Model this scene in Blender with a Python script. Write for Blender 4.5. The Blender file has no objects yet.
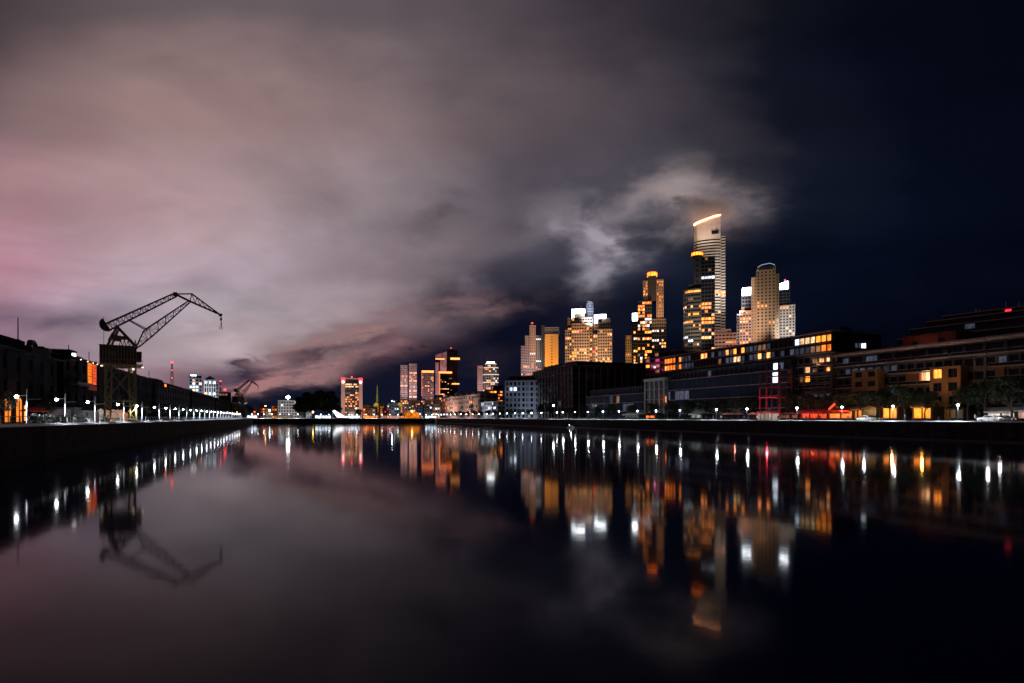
import bpy, bmesh, math, random
from mathutils import Vector
R = math.radians
C = bpy.context.scene.collection
sc = bpy.context.scene
rng = random.Random(7)

# ------------------------------------------------------------------ camera
F = 570.0            # focal length in pixels of a 1024 wide picture
HZ = 417.5           # height of the horizon in that picture
CAM_Z = 5.0
GZ = 4.0             # level of the quays above the water
cam_d = bpy.data.cameras.new('camera')
cam_d.sensor_width = 36.0
cam_d.lens = F * 36.0 / 1024.0
cam_d.shift_y = (HZ - 341.5) / 1024.0
cam_d.clip_start = 0.5
cam_d.clip_end = 20000
cam = bpy.data.objects.new('camera', cam_d)
cam.location = (0, 0, CAM_Z)
cam.rotation_euler = (R(90), 0, 0)
C.objects.link(cam)
sc.camera = cam

# ------------------------------------------------------------------ exposure and sampling
sc.view_settings.view_transform = 'Standard'
sc.view_settings.look = 'None'
sc.view_settings.exposure = 0.0
sc.view_settings.gamma = 1.0
sc.view_settings.use_curve_mapping = False
sc.render.engine = 'CYCLES'
sc.cycles.use_denoising = True
sc.cycles.max_bounces = 5
sc.cycles.diffuse_bounces = 2
sc.cycles.glossy_bounces = 3
sc.cycles.sample_clamp_indirect = 4.0
sc.cycles.use_light_tree = True
sc.cycles.caustics_reflective = False
sc.cycles.caustics_refractive = False

# ------------------------------------------------------------------ node helper
class NT:
    """Small arithmetic language over shader nodes."""
    def __init__(self, tree):
        self.t = tree
        self.n = tree.nodes
        self.l = tree.links
    def put(self, sock, v):
        if isinstance(v, bpy.types.NodeSocket):
            self.l.new(v, sock)
        elif v is not None:
            sock.default_value = v
    def m(self, op, a, b=None, c=None, clamp=False):
        nd = self.n.new('ShaderNodeMath'); nd.operation = op; nd.use_clamp = clamp
        self.put(nd.inputs[0], a)
        if b is not None: self.put(nd.inputs[1], b)
        if c is not None: self.put(nd.inputs[2], c)
        return nd.outputs[0]
    def add(self, a, b): return self.m('ADD', a, b)
    def sub(self, a, b): return self.m('SUBTRACT', a, b)
    def mul(self, a, b): return self.m('MULTIPLY', a, b)
    def vec(self, x, y, z):
        nd = self.n.new('ShaderNodeCombineXYZ')
        self.put(nd.inputs[0], x); self.put(nd.inputs[1], y); self.put(nd.inputs[2], z)
        return nd.outputs[0]
    def sep(self, v):
        nd = self.n.new('ShaderNodeSeparateXYZ'); self.put(nd.inputs[0], v)
        return nd.outputs
    def smooth(self, v, a, b, c=0.0, d=1.0):
        nd = self.n.new('ShaderNodeMapRange'); nd.interpolation_type = 'SMOOTHSTEP'
        self.put(nd.inputs[0], v); self.put(nd.inputs[1], a); self.put(nd.inputs[2], b)
        self.put(nd.inputs[3], c); self.put(nd.inputs[4], d)
        return nd.outputs[0]
    def lin(self, v, a, b, c=0.0, d=1.0):
        nd = self.n.new('ShaderNodeMapRange')
        self.put(nd.inputs[0], v); self.put(nd.inputs[1], a); self.put(nd.inputs[2], b)
        self.put(nd.inputs[3], c); self.put(nd.inputs[4], d)
        return nd.outputs[0]
    def mix(self, f, a, b, mode='MIX'):
        nd = self.n.new('ShaderNodeMix'); nd.data_type = 'RGBA'; nd.blend_type = mode
        self.put(nd.inputs[0], f); self.put(nd.inputs[6], a); self.put(nd.inputs[7], b)
        return nd.outputs[2]
    def noise(self, v, scale, detail=4.0, rough=0.5, dist=0.0):
        nd = self.n.new('ShaderNodeTexNoise')
        self.put(nd.inputs['Vector'], v); nd.inputs['Scale'].default_value = scale
        nd.inputs['Detail'].default_value = detail; nd.inputs['Roughness'].default_value = rough
        nd.inputs['Distortion'].default_value = dist
        return nd.outputs['Fac'] if 'Fac' in nd.outputs else nd.outputs[0]
    def ramp(self, f, stops, interp='EASE'):
        nd = self.n.new('ShaderNodeValToRGB'); cr = nd.color_ramp; cr.interpolation = interp
        while len(cr.elements) > 2: cr.elements.remove(cr.elements[-1])
        cr.elements[0].position, cr.elements[1].position = stops[0][0], stops[-1][0]
        cr.elements[0].color, cr.elements[1].color = stops[0][1], stops[-1][1]
        for p, col in stops[1:-1]:
            e = cr.elements.new(p); e.color = col
        self.put(nd.inputs[0], f)
        return nd.outputs[0]
    def blob(self, u, v, u0, v0, su, sv, ang=0.0):
        """soft round spot of the variables u and v, turned by ang"""
        du, dv = self.sub(u, u0), self.sub(v, v0)
        c, s = math.cos(ang), math.sin(ang)
        a = self.m('DIVIDE', self.add(self.mul(du, c), self.mul(dv, s)), su)
        b = self.m('DIVIDE', self.sub(self.mul(dv, c), self.mul(du, s)), sv)
        q = self.add(self.mul(a, a), self.mul(b, b))
        return self.m('POWER', 2.718, self.mul(q, -1.0))

def lin(c):
    """a colour given as 0-255 display values, in linear light"""
    def f(x):
        x = x / 255.0
        return x / 12.92 if x <= 0.04045 else ((x + 0.055) / 1.055) ** 2.4
    return (f(c[0]), f(c[1]), f(c[2]), 1.0)

# ------------------------------------------------------------------ night sky with city-lit cloud
def U(px): return math.atan((px - 512) / F)       # azimuth of a direction
def V(py): return (HZ - py) / F                   # height of a direction

def build_world():
    w = bpy.data.worlds.new('World'); sc.world = w; w.use_nodes = True
    t = w.node_tree
    for n in list(t.nodes): t.nodes.remove(n)
    k = NT(t)
    tc = t.nodes.new('ShaderNodeTexCoord').outputs['Generated']
    x, y, z = k.sep(tc)[:3]
    r = k.m('SQRT', k.add(k.mul(x, x), k.mul(y, y)))
    den = k.m('MAXIMUM', y, k.m('MAXIMUM', k.mul(r, 0.5), 0.02))
    v0 = k.m('DIVIDE', k.m('MAXIMUM', z, 0.0), den)
    u0 = k.m('ARCTAN2', x, y)
    # slow domain warp so that no band of colour runs straight
    pv = k.vec(k.mul(u0, 1.0), k.mul(v0, 1.6), 0.0)
    w1 = k.noise(pv, 2.2, 3.0, 0.5)
    w2 = k.noise(k.vec(k.add(u0, 7.3), k.mul(v0, 1.6), 3.1), 2.6, 3.0, 0.5)
    w3 = k.noise(k.vec(k.mul(u0, 1.0), k.mul(v0, 2.0), 9.0), 7.0, 4.0, 0.55)
    near0 = k.smooth(v0, 0.05, 0.30, 0.10, 1.0)
    u = k.add(u0, k.mul(k.mul(k.sub(w1, 0.5), 0.35), near0))
    u = k.add(u, k.mul(k.sub(w3, 0.5), 0.10))
    v = k.add(v0, k.mul(k.mul(k.sub(w2, 0.5), 0.22), near0))
    v = k.add(v, k.mul(k.sub(w3, 0.5), k.smooth(v0, 0.0, 0.2, 0.06, 0.09)))
    cols = [-64, 0, 128, 256, 384, 512, 640, 768, 896, 1024]
    rows = [
     (0, [(60,52,58),(72,63,68),(94,82,86),(102,90,94),(92,82,87),(72,64,70),(44,40,48),(16,18,28),(7,10,21),(5,8,19)]),
     (110, [(108,88,92),(130,106,108),(152,125,124),(150,124,124),(122,105,108),(94,82,87),(66,60,68),(20,23,35),(7,11,24),(6,9,21)]),
     (200, [(150,115,122),(168,130,136),(172,144,147),(158,138,143),(128,115,120),(86,79,88),(66,64,74),(17,22,36),(6,11,25),(5,8,20)]),
     (265, [(176,124,142),(184,134,150),(170,147,158),(164,148,158),(132,119,128),(70,67,80),(34,38,54),(8,14,30),(5,9,23),(3,6,18)]),
     (315, [(134,98,120),(142,108,128),(158,144,157),(172,160,169),(140,120,128),(38,36,51),(11,17,32),(6,11,26),(4,7,20),(3,5,16)]),
     (350, [(126,94,114),(140,110,128),(160,143,153),(166,148,154),(104,80,88),(26,24,38),(8,12,27),(5,9,23),(4,7,20),(3,5,16)]),
     (385, [(114,86,106),(132,100,116),(154,120,132),(66,56,74),(15,19,36),(8,12,28),(6,10,25),(5,9,23),(4,7,20),(3,5,16)]),
     (417, [(100,70,88),(116,80,96),(116,84,100),(24,27,44),(12,17,33),(8,12,27),(7,10,24),(6,9,22),(4,7,19),(3,5,15)]),
    ]
    f = k.lin(u, -math.pi, math.pi)
    def pos(px): return (U(px) + math.pi) / (2 * math.pi)
    lay = []
    for py, cs in rows:
        st = [(0.0, lin((16, 14, 20))), (0.13, lin([c * 0.35 for c in cs[0]])), (0.26, lin([c * 0.75 for c in cs[0]]))]
        st += [(pos(px), lin(c)) for px, c in zip(cols, cs)]
        st += [(0.78, lin((5, 7, 14))), (1.0, lin((16, 14, 20)))]
        lay.append((V(py), k.ramp(f, st, 'LINEAR')))
    lay.reverse()                                   # from the horizon up
    col = lay[0][1]
    for i in range(1, len(lay)):
        col = k.mix(k.smooth(v, lay[i-1][0], lay[i][0]), col, lay[i][1])
    # broad soft cloud texture, seen in perspective as a flat layer overhead
    zz = k.add(v0, 0.22)
    layer = k.vec(k.m('DIVIDE', u0, zz), k.m('DIVIDE', 1.0, zz), 0.0)
    c1 = k.noise(layer, 1.3, 5.0, 0.52, 0.6)
    c2 = k.noise(k.vec(k.mul(u0, 1.0), k.mul(v0, 1.7), 4.0), 6.5, 6.0, 0.55, 0.4)
    gain = k.add(1.06, k.mul(k.sub(c1, 0.5), 1.15))
    lowmask = k.smooth(v0, 0.50, 0.16, 0.10, 1.0)
    gain = k.add(gain, k.mul(k.mul(k.sub(c2, 0.5), 1.15), lowmask))
    col = k.mix(1.0, col, k.vec(gain, gain, gain), 'MULTIPLY')
    # lit wisps and dark gaps: (px, py, half width, half height, tilt, colour, strength)
    wn = k.noise(k.vec(k.mul(u0, 1.0), k.mul(v0, 2.1), 1.7), 8.5, 5.0, 0.55, 0.5)
    wn2 = k.noise(k.vec(k.mul(u0, 0.8), k.mul(v0, 2.1), 6.7), 18.0, 6.0, 0.62, 0.5)
    ua = k.add(u0, k.mul(k.sub(w3, 0.5), 0.16)); va = k.add(v0, k.mul(k.sub(w1, 0.5), 0.06))
    va = k.add(va, k.mul(k.sub(wn, 0.5), 0.07))
    wn3 = k.noise(k.vec(k.mul(u0, 1.0), k.mul(v0, 1.5), 2.4), 10.0, 5.0, 0.55, 0.35)
    def wisp(col, px, py, sx, sy, ang, c, s, nz=wn, lo=0.25, hi=0.7):
        m = k.blob(ua, va, U(px), V(py), sx, sy, R(ang))
        m = k.m('MULTIPLY', k.mul(m, s), k.smooth(nz, lo, hi, 0.18, 1.0), clamp=True)
        return k.mix(m, col, lin(c))
    # dark hollows
    col = wisp(col, 470, 290, .12, .045, 12, (30, 29, 43), .75, wn3, .3, .6)
    col = wisp(col, 445, 215, .12, .028, 35, (62, 58, 66), .60, wn3, .3, .6)
    col = wisp(col, 560, 300, .14, .05, 0, (10, 14, 30), .9)
    col = wisp(col, 350, 392, .26, .030, 4, (14, 19, 38), 1.5)
    col = wisp(col, 430, 362, .12, .028, 14, (20, 20, 38), 1.2)
    col = wisp(col, 268, 368, .060, .014, 12, (38, 36, 58), 1.9, wn2, .38, .55)
    col = wisp(col, 318, 352, .080, .013, 16, (60, 42, 56), 1.7, wn2, .38, .56)
    col = wisp(col, 398, 352, .11, .018, 12, (52, 34, 46), 1.0, wn2, .38, .56)
    col = wisp(col, 470, 372, .15, .030, 0, (12, 15, 32), 1.2)
    col = wisp(col, 420, 374, .12, .026, 16, (18, 19, 36), 1.4, wn2, 0.0, 0.1)
    col = wisp(col, 310, 397, .12, .022, 4, (15, 20, 38), 1.4, wn2, 0.0, 0.1)
    col = wisp(col, 520, 330, .10, .040, 10, (11, 14, 30), 1.1, wn2, 0.0, 0.1)
    # bright folds
    col = wisp(col, 430, 262, .10, .030, 22, (122, 108, 114), .85, wn3, .3, .62)
    col = wisp(col, 360, 262, .14, .035, 14, (150, 130, 134), .60)
    col = wisp(col, 262, 322, .16, .045, 10, (180, 162, 164), .85)
    col = wisp(col, 415, 318, .14, .018, 10, (122, 94, 98), .95, wn2, .39, .57)
    col = wisp(col, 350, 334, .13, .014, 14, (150, 116, 116), 1.1, wn2, .40, .57)
    col = wisp(col, 262, 380, .090, .0105, 16, (168, 118, 120), 1.5, wn2, .36, .53)
    col = wisp(col, 318, 369, .095, .0125, 20, (156, 118, 120), 1.45, wn2, .36, .53)
    col = wisp(col, 288, 358, .040, .011, 8, (146, 116, 122), 1.1, wn2, .36, .53)
    col = wisp(col, 365, 356, .070, .010, 22, (132, 98, 102), 1.2, wn2, .39, .56)
    col = wisp(col, 40, 318, .14, .020, 2, (86, 72, 90), .9)
    col = wisp(col, 190, 330, .12, .030, 8, (150, 134, 140), .7)
    # white cloud drifting past the towers
    for args in ((580, 205, .10, .040, 28, (112, 106, 114), 1.0), (596, 262, .034, .050, -28, (140, 134, 146), 1.3), (612, 236, .045, .022, -30, (162, 154, 164), 1.3),
                 (566, 232, .050, .022, -32, (136, 129, 139), 1.1), (640, 205, .055, .026, 30, (128, 120, 126), 1.1), (535, 225, .045, .018, 24, (108, 101, 109), .9),
                 (690, 198, .060, .040, -14, (152, 138, 139), 1.4), (706, 216, .040, .024, 0, (150, 124, 118), 1.0), (664, 222, .035, .030, -20, (120, 112, 118), .9), (735, 205, .048, .020, -30, (104, 96, 103), 1.1), (475, 245, .08, .04, 30, (100, 92, 98), .7)):
        col = wisp(col, *args, nz=wn3, lo=0.36, hi=0.60)
    # the ground hemisphere gives nothing
    col = k.mix(k.smooth(z, -0.02, 0.0), (0.0, 0.0, 0.0, 1.0), col)
    bg = t.nodes.new('ShaderNodeBackground'); k.put(bg.inputs[0], col); bg.inputs[1].default_value = 1.0
    out = t.nodes.new('ShaderNodeOutputWorld'); t.links.new(bg.outputs[0], out.inputs[0])
    w.cycles.sampling_method = 'MANUAL'; w.cycles.sample_map_resolution = 512
build_world()

# ------------------------------------------------------------------ frame of the dock
VPX = 285.0
_a = math.atan((VPX - 512) / F)
UX, UY = math.sin(_a), math.cos(_a)        # along the dock, away from the camera
NX, NY = UY, -UX                           # across the dock, from the left quay to the right quay
T_LEFT, T_RIGHT, S_END = -25.5, 132.0, 530.0
def dock(s, t, z=0.0): return Vector((s*UX + t*NX, s*UY + t*NY, z))
ROT_RIGHT = math.atan2(-UY, -UX)           # local x runs toward the camera, local y away from the water
ROT_LEFT = math.atan2(UY, UX)              # local x runs away from the camera, local y away from the water
def s_at(px, t):
    k = (px - 512) / F
    d = t / (NX * k + NY)
    return d * (UX * k + UY)
def d_at(px, t): return t / (NX * (px - 512) / F + NY)
def XP(px, d): return (px - 512) / F * d
def ZP(py, d): return CAM_Z + (HZ - py) * d / F

# ------------------------------------------------------------------ object helpers
def tag(o, label=None, cat=None, group=None, kind=None):
    if label: o['label'] = label
    if cat: o['category'] = cat
    if group: o['group'] = group
    if kind: o['kind'] = kind
    return o
def thing(name, loc, rz, label, cat, group=None):
    o = bpy.data.objects.new(name, None); C.objects.link(o)
    o.location = loc; o.rotation_euler = (0, 0, rz); o.empty_display_size = 0.5
    return tag(o, label, cat, group)
def link(name, mesh, parent=None, loc=None):
    o = bpy.data.objects.new(name, mesh); C.objects.link(o)
    if parent is not None: o.parent = parent
    if loc is not None: o.location = loc
    return o
def copy_tree(o, parent=None):
    c = o.copy(); C.objects.link(c)
    if parent is not None: c.parent = parent
    for ch in list(o.children): copy_tree(ch, c)
    return c

class MB:
    """collects boxes, bars and prisms for one mesh"""
    def __init__(self): self.v = []; self.f = []; self.mi = []; self.mats = []
    def _m(self, m):
        if m not in self.mats: self.mats.append(m)
        return self.mats.index(m)
    def poly(self, pts, m):
        b = len(self.v); self.v += [tuple(p) for p in pts]; self.f.append(tuple(range(b, b + len(pts)))); self.mi.append(self._m(m))
    def box(self, x0, x1, y0, y1, z0, z1, m):
        b = len(self.v)
        self.v += [(x0,y0,z0),(x1,y0,z0),(x1,y1,z0),(x0,y1,z0),(x0,y0,z1),(x1,y0,z1),(x1,y1,z1),(x0,y1,z1)]
        for q in ((0,3,2,1),(4,5,6,7),(0,1,5,4),(1,2,6,5),(2,3,7,6),(3,0,4,7)):
            self.f.append(tuple(b+i for i in q)); self.mi.append(self._m(m))
    def prism(self, poly, z0, z1, m):
        """poly counter-clockwise from above; z1 is a number or one height per corner"""
        n = len(poly); b = len(self.v); k = self._m(m)
        zt = z1 if isinstance(z1, (list, tuple)) else [z1]*n
        self.v += [(p[0], p[1], z0) for p in poly] + [(p[0], p[1], zt[i]) for i, p in enumerate(poly)]
        for i in range(n):
            j = (i+1) % n
            self.f.append((b+i, b+j, b+n+j, b+n+i)); self.mi.append(k)
        self.f.append(tuple(b+n+i for i in range(n))); self.mi.append(k)
        self.f.append(tuple(b+n-1-i for i in range(n))); self.mi.append(k)
    def bar(self, p, q, w, m, h=None):
        p, q = Vector(p), Vector(q); d = q - p
        if d.length < 1e-5: return
        d.normalize(); a = d.cross(Vector((0,0,1)))
        if a.length < 1e-3: a = Vector((1,0,0))
        a.normalize(); c = a.cross(d).normalized()
        a *= w/2; c *= (h or w)/2; b = len(self.v)
        for e in (p, q):
            for s in ((-1,-1),(1,-1),(1,1),(-1,1)): self.v.append(tuple(e + a*s[0] + c*s[1]))
        for f in ((3,2,1,0),(4,5,6,7),(0,1,5,4),(1,2,6,5),(2,3,7,6),(3,0,4,7)):
            self.f.append(tuple(b+i for i in f)); self.mi.append(self._m(m))
    def tube(self, pts, rad, m, n=8, cap=True):
        """round tube through points, one radius per point or one for all"""
        pts = [Vector(p) for p in pts]; rr = rad if isinstance(rad, (list, tuple)) else [rad]*len(pts)
        b = len(self.v); k = self._m(m)
        for i, p in enumerate(pts):
            d = (pts[min(i+1, len(pts)-1)] - pts[max(i-1, 0)]).normalized()
            a = d.cross(Vector((0,1,0)) if abs(d.y) < 0.9 else Vector((1,0,0))).normalized(); c = d.cross(a)
            for j in range(n):
                t = 2*math.pi*j/n; self.v.append(tuple(p + a*(math.cos(t)*rr[i]) + c*(math.sin(t)*rr[i])))
        for i in range(len(pts)-1):
            for j in range(n):
                j2 = (j+1) % n
                self.f.append((b+i*n+j, b+i*n+j2, b+(i+1)*n+j2, b+(i+1)*n+j)); self.mi.append(k)
        if cap:
            self.f.append(tuple(b+j for j in range(n))[::-1]); self.mi.append(k)
            self.f.append(tuple(b+(len(pts)-1)*n+j for j in range(n))); self.mi.append(k)
    def ball(self, c, r, m, n=8, rings=5, sz=1.0):
        pts = []; rad = []
        for i in range(rings+1):
            a = math.pi*i/rings; pts.append((c[0], c[1], c[2]-math.cos(a)*r*sz)); rad.append(max(math.sin(a)*r, r*0.02))
        self.tube(pts, rad, m, n)
    def mesh(self, name):
        me = bpy.data.meshes.new(name); me.from_pydata(self.v, [], self.f)
        for m in self.mats: me.materials.append(m)
        me.polygons.foreach_set('material_index', self.mi); me.update()
        return me
    def build(self, name, parent=None, loc=None): return link(name, self.mesh(name), parent, loc)

# ------------------------------------------------------------------ materials
MATS = {}
def surf(name, col, rough=0.7, var=0.25, scale=0.25, metal=0.0, streak=False, ior=1.45):
    """matt or glossy surface with weathered patches of its own colour"""
    if name in MATS: return MATS[name]
    m = bpy.data.materials.new(name); m.use_nodes = True; t = m.node_tree
    b = t.nodes['Principled BSDF']; k = NT(t)
    tc = t.nodes.new('ShaderNodeTexCoord').outputs['Object']
    v = tc
    if streak:
        s = k.sep(tc); v = k.vec(s[0], s[1], k.mul(s[2], 0.18))
    n = k.noise(v, scale, 5.0, 0.6)
    n2 = k.noise(v, scale*9, 3.0, 0.6)
    g = k.add(k.add(1.0, k.mul(k.sub(n, 0.5), var*2.4)), k.mul(k.sub(n2, 0.5), var))
    c = k.mix(1.0, (col[0], col[1], col[2], 1.0), k.vec(g, g, g), 'MULTIPLY')
    k.put(b.inputs['Base Color'], c)
    k.put(b.inputs['Roughness'], k.m('ADD', rough - 0.06, k.mul(n2, 0.12), clamp=True))
    b.inputs['Metallic'].default_value = metal; b.inputs['IOR'].default_value = ior
    MATS[name] = m; return m
def glow(name, col, s, var=0.0, scale=1.0):
    """a surface that gives off light; var varies it like curtains and furniture behind a pane"""
    if name in MATS: return MATS[name]
    m = bpy.data.materials.new(name); m.use_nodes = True; t = m.node_tree
    b = t.nodes['Principled BSDF']; b.inputs['Base Color'].default_value = (0.05, 0.05, 0.05, 1); k = NT(t)
    b.inputs['Emission Color'].default_value = (col[0], col[1], col[2], 1)
    b.inputs['Emission Strength'].default_value = s
    if var > 0:
        oi = t.nodes.new('ShaderNodeObjectInfo').outputs['Random']
        tc = t.nodes.new('ShaderNodeTexCoord').outputs['Object']
        sp = k.sep(tc); v = k.vec(k.add(sp[0], k.mul(oi, 37.0)), k.add(sp[1], k.mul(oi, 11.0)), k.mul(sp[2], 0.6))
        n = k.noise(v, scale, 3.0, 0.6)
        e = k.mul(k.smooth(n, 0.30, 0.66, 1.0 - var, 1.0 + var*0.4), k.add(0.6, k.mul(oi, 0.7)))
        k.put(b.inputs['Emission Strength'], k.mul(e, s))
    MATS[name] = m; return m
stone_dark = surf('dark quay stone', (0.030, 0.030, 0.034), 0.85, 0.35, 0.4, streak=True)
def _blocks():
    t = stone_dark.node_tree; k = NT(t); b = t.nodes['Principled BSDF']
    tc = t.nodes.new('ShaderNodeTexCoord').outputs['Object']; q = k.sep(tc)
    along = k.add(k.mul(q[0], -0.37), k.mul(q[1], 0.929))
    br = t.nodes.new('ShaderNodeTexBrick'); k.put(br.inputs['Vector'], k.vec(along, q[2], 0.0)); br.inputs['Scale'].default_value = 1.0
    br.inputs['Brick Width'].default_value = 1.6; br.inputs['Row Height'].default_value = 0.62; br.inputs['Mortar Size'].default_value = 0.04
    br.inputs['Color1'].default_value = (.052, .054, .064, 1); br.inputs['Color2'].default_value = (.026, .027, .036, 1); br.inputs['Mortar'].default_value = (.008, .008, .010, 1)
    n = k.noise(k.vec(k.mul(along, 1.0), k.mul(q[2], .35), 0.0), 0.7, 5.0, .6)
    tide = k.smooth(q[2], .35, .95, .45, 1.0); g = k.mul(tide, k.smooth(n, .3, .7, .45, 1.5))
    k.put(b.inputs['Base Color'], k.mix(1.0, br.outputs['Color'], k.vec(g, g, g), 'MULTIPLY'))
_blocks()
coping_m   = surf('pale granite coping', (0.46, 0.45, 0.45), 0.6, 0.2, 0.3)
paving_m   = surf('promenade paving', (0.30, 0.30, 0.30), 0.75, 0.25, 0.15)
ground_m   = surf('city ground', (0.035, 0.035, 0.038), 0.9, 0.3, 0.02)
steel_w    = surf('white painted steel', (0.62, 0.63, 0.66), 0.45, 0.1, 1.0)
steel_d    = surf('dark steel', (0.035, 0.035, 0.04), 0.5, 0.2, 1.0)
glass_d    = surf('dark window glass', (0.008, 0.015, 0.030), 0.15, 0.3, 0.2, ior=1.22)
glass_b    = surf('blue office glass', (0.014, 0.042, 0.085), 0.2, 0.4, 0.12, ior=1.22)
W_WARM  = glow('warm window light', (1.0, 0.28, 0.075), 2.9, 0.8, 0.55)
W_ORNG  = glow('orange window light', (1.0, 0.19, 0.020), 2.2, 0.6, 0.6)
W_PALE  = glow('pale window light', (1.0, 0.46, 0.21), 2.6, 0.6, 0.5)
W_WHITE = glow('cool white window light', (0.75, 0.85, 1.0), 2.6, 0.5, 0.5)
W_DIM   = glow('dim window light', (1.0, 0.50, 0.25), 0.30, 0.6, 0.5)
W_DIMB  = glow('dim blue window light', (0.46, 0.55, 0.85), 0.115, 0.6, 0.5)
W_AMBER = glow('amber window light', (1.0, 0.27, 0.035), 2.7, 0.4, 0.6)
LAMP_W  = glow('white lamp', (0.86, 0.93, 1.0), 60.0)
LAMP_R  = glow('white lamp of the right quay', (0.86, 0.93, 1.0), 26.0)
LAMP_O  = glow('orange lamp', (1.0, 0.48, 0.10), 26.0)
RED_L   = glow('red beacon light', (1.0, 0.03, 0.05), 7.0)
CROWN_W = glow('white lit crown', (0.86, 0.93, 1.0), 14.0, 0.5, 0.22)
CROWN_O = glow('orange lit crown', (1.0, 0.15, 0.012), 6.0, 0.4, 0.25)

# ------------------------------------------------------------------ water and ground
def build_water():
    m = bpy.data.materials.new('dock water'); m.use_nodes = True; t = m.node_tree; k = NT(t)
    b = t.nodes['Principled BSDF']
    b.inputs['Base Color'].default_value = (0.0002, 0.0040, 0.0480, 1)
    b.inputs['IOR'].default_value = 1.10
    tc = t.nodes.new('ShaderNodeTexCoord').outputs['Object']
    n = k.noise(tc, 0.035, 4.0, 0.6)
    k.put(b.inputs['Roughness'], k.add(0.042, k.mul(n, 0.035)))
    bm_ = t.nodes.new('ShaderNodeBump'); bm_.inputs['Strength'].default_value = 0.045; bm_.inputs['Distance'].default_value = 0.05
    k.put(bm_.inputs['Height'], k.noise(tc, 0.9, 3.0, 0.6)); k.put(b.inputs['Normal'], bm_.outputs[0])
    w = MB()
    a, c = dock(-400, T_LEFT - 4), dock(-400, T_RIGHT + 4); d, e = dock(S_END + 4, T_RIGHT + 4), dock(S_END + 4, T_LEFT - 4)
    w.poly([a, c, d, e], m)
    tag(w.build('water'), 'still black dock water mirroring the lit skyline', 'water', kind='structure')
build_water()

def dock_box(mb, s0, s1, t0, t1, z0, z1, m):
    b = len(mb.v); k = mb._m(m)
    pts = [dock(s0, t0), dock(s0, t1), dock(s1, t1), dock(s1, t0)]     # counter-clockwise from above? checked below
    ar = sum(pts[i].x*pts[(i+1) % 4].y - pts[(i+1) % 4].x*pts[i].y for i in range(4))
    if ar < 0: pts.reverse()
    mb.prism([(p.x, p.y) for p in pts], z0, z1, m)

def build_ground():
    def plate(name, s0, s1, t0, t1, label, cat, m=stone_dark, z0=-1.0, z1=GZ):
        g = MB(); dock_box(g, s0, s1, t0, t1, z0, z1, m)
        return tag(g.build(name), label, cat, kind='structure')
    plate('quay_wall', -400, S_END, T_LEFT - 3, T_LEFT, 'dark stone quay wall along the left bank', 'quay wall')
    plate('quay_wall', -400, S_END, T_RIGHT, T_RIGHT + 3, 'dark stone quay wall along the right bank', 'quay wall')
    plate('quay_wall', S_END, S_END + 3, T_LEFT - 3, T_RIGHT + 3, 'dark stone quay wall closing the far end of the dock', 'quay wall')
    # the land behind the walls, out to the horizon
    plate('ground', -400, S_END + 3, -3200, T_LEFT - 3, 'dark ground of the left bank', 'ground', ground_m)
    plate('ground', -400, S_END + 3, T_RIGHT + 3, 3200, 'dark ground of the right bank', 'ground', ground_m)
    plate('ground', S_END + 3, 9000, -3200, 3200, 'dark ground of the city beyond the dock', 'ground', ground_m)
    plate('promenade', -200, S_END, T_LEFT - 14, T_LEFT - 0.9, 'paved promenade on the left quay', 'promenade', paving_m, GZ, GZ + 0.004)
    plate('promenade', -200, S_END, T_RIGHT + 0.9, T_RIGHT + 22, 'paved promenade on the right quay', 'promenade', paving_m, GZ, GZ + 0.004)
    plate('promenade', S_END + 0.9, S_END + 26, T_LEFT - 14, T_RIGHT + 22, 'lit paved promenade across the far end of the dock', 'promenade', paving_m, GZ, GZ + 0.004)
    kerb = surf('white painted kerb', (0.74, 0.74, 0.76), 0.6, 0.25, 0.35)
    def coping(pts, label):
        """sloping painted kerb: ends given as (outer, inner) dock positions"""
        g = MB(); (o0, i0), (o1, i1) = pts; k = g._m(kerb); zb, zt = GZ + .006, GZ + .32  # slope shaped so that the face catches the lamp light
        for o_, i_ in pts:
            b_ = o_.lerp(i_, .08); g.v += [(o_.x, o_.y, zb), (o_.x, o_.y, zb + .05), (b_.x + (i_-o_).x*.8, b_.y + (i_-o_).y*.8, zt), (i_.x, i_.y, zt), (i_.x, i_.y, zb)]
        for i in range(5): j = (i+1) % 5; g.f.append((i, j, 5+j, 5+i)); g.mi.append(k)
        g.f.append((4,3,2,1,0)); g.f.append((5,6,7,8,9)); g.mi += [k, k]
        tag(g.build('coping'), label, 'coping', kind='structure')
    coping(((dock(-400, T_LEFT+.05), dock(-400, T_LEFT-1.0)), (dock(S_END-.2, T_LEFT+.05), dock(S_END-.2, T_LEFT-1.0))), 'sloping white kerb along the left quay edge')
    coping(((dock(-400, T_RIGHT-.05), dock(-400, T_RIGHT+1.0)), (dock(S_END-.2, T_RIGHT-.05), dock(S_END-.2, T_RIGHT+1.0))), 'sloping white kerb along the right quay edge')
    coping(((dock(S_END-.05, T_LEFT), dock(S_END+1.0, T_LEFT)), (dock(S_END-.05, T_RIGHT), dock(S_END+1.0, T_RIGHT))), 'sloping white kerb along the far quay edge')
    # timber fender beam and footing just above the water on the right quay wall
    plate('fender_ledge', -100, S_END - 20, T_RIGHT - 0.5, T_RIGHT - 0.01, 'low ledge at the waterline of the right quay wall', 'ledge',
          surf('wet ledge', (0.10, 0.10, 0.11), 0.5, 0.5, 0.5), -0.5, 0.35)
build_ground()

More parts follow.
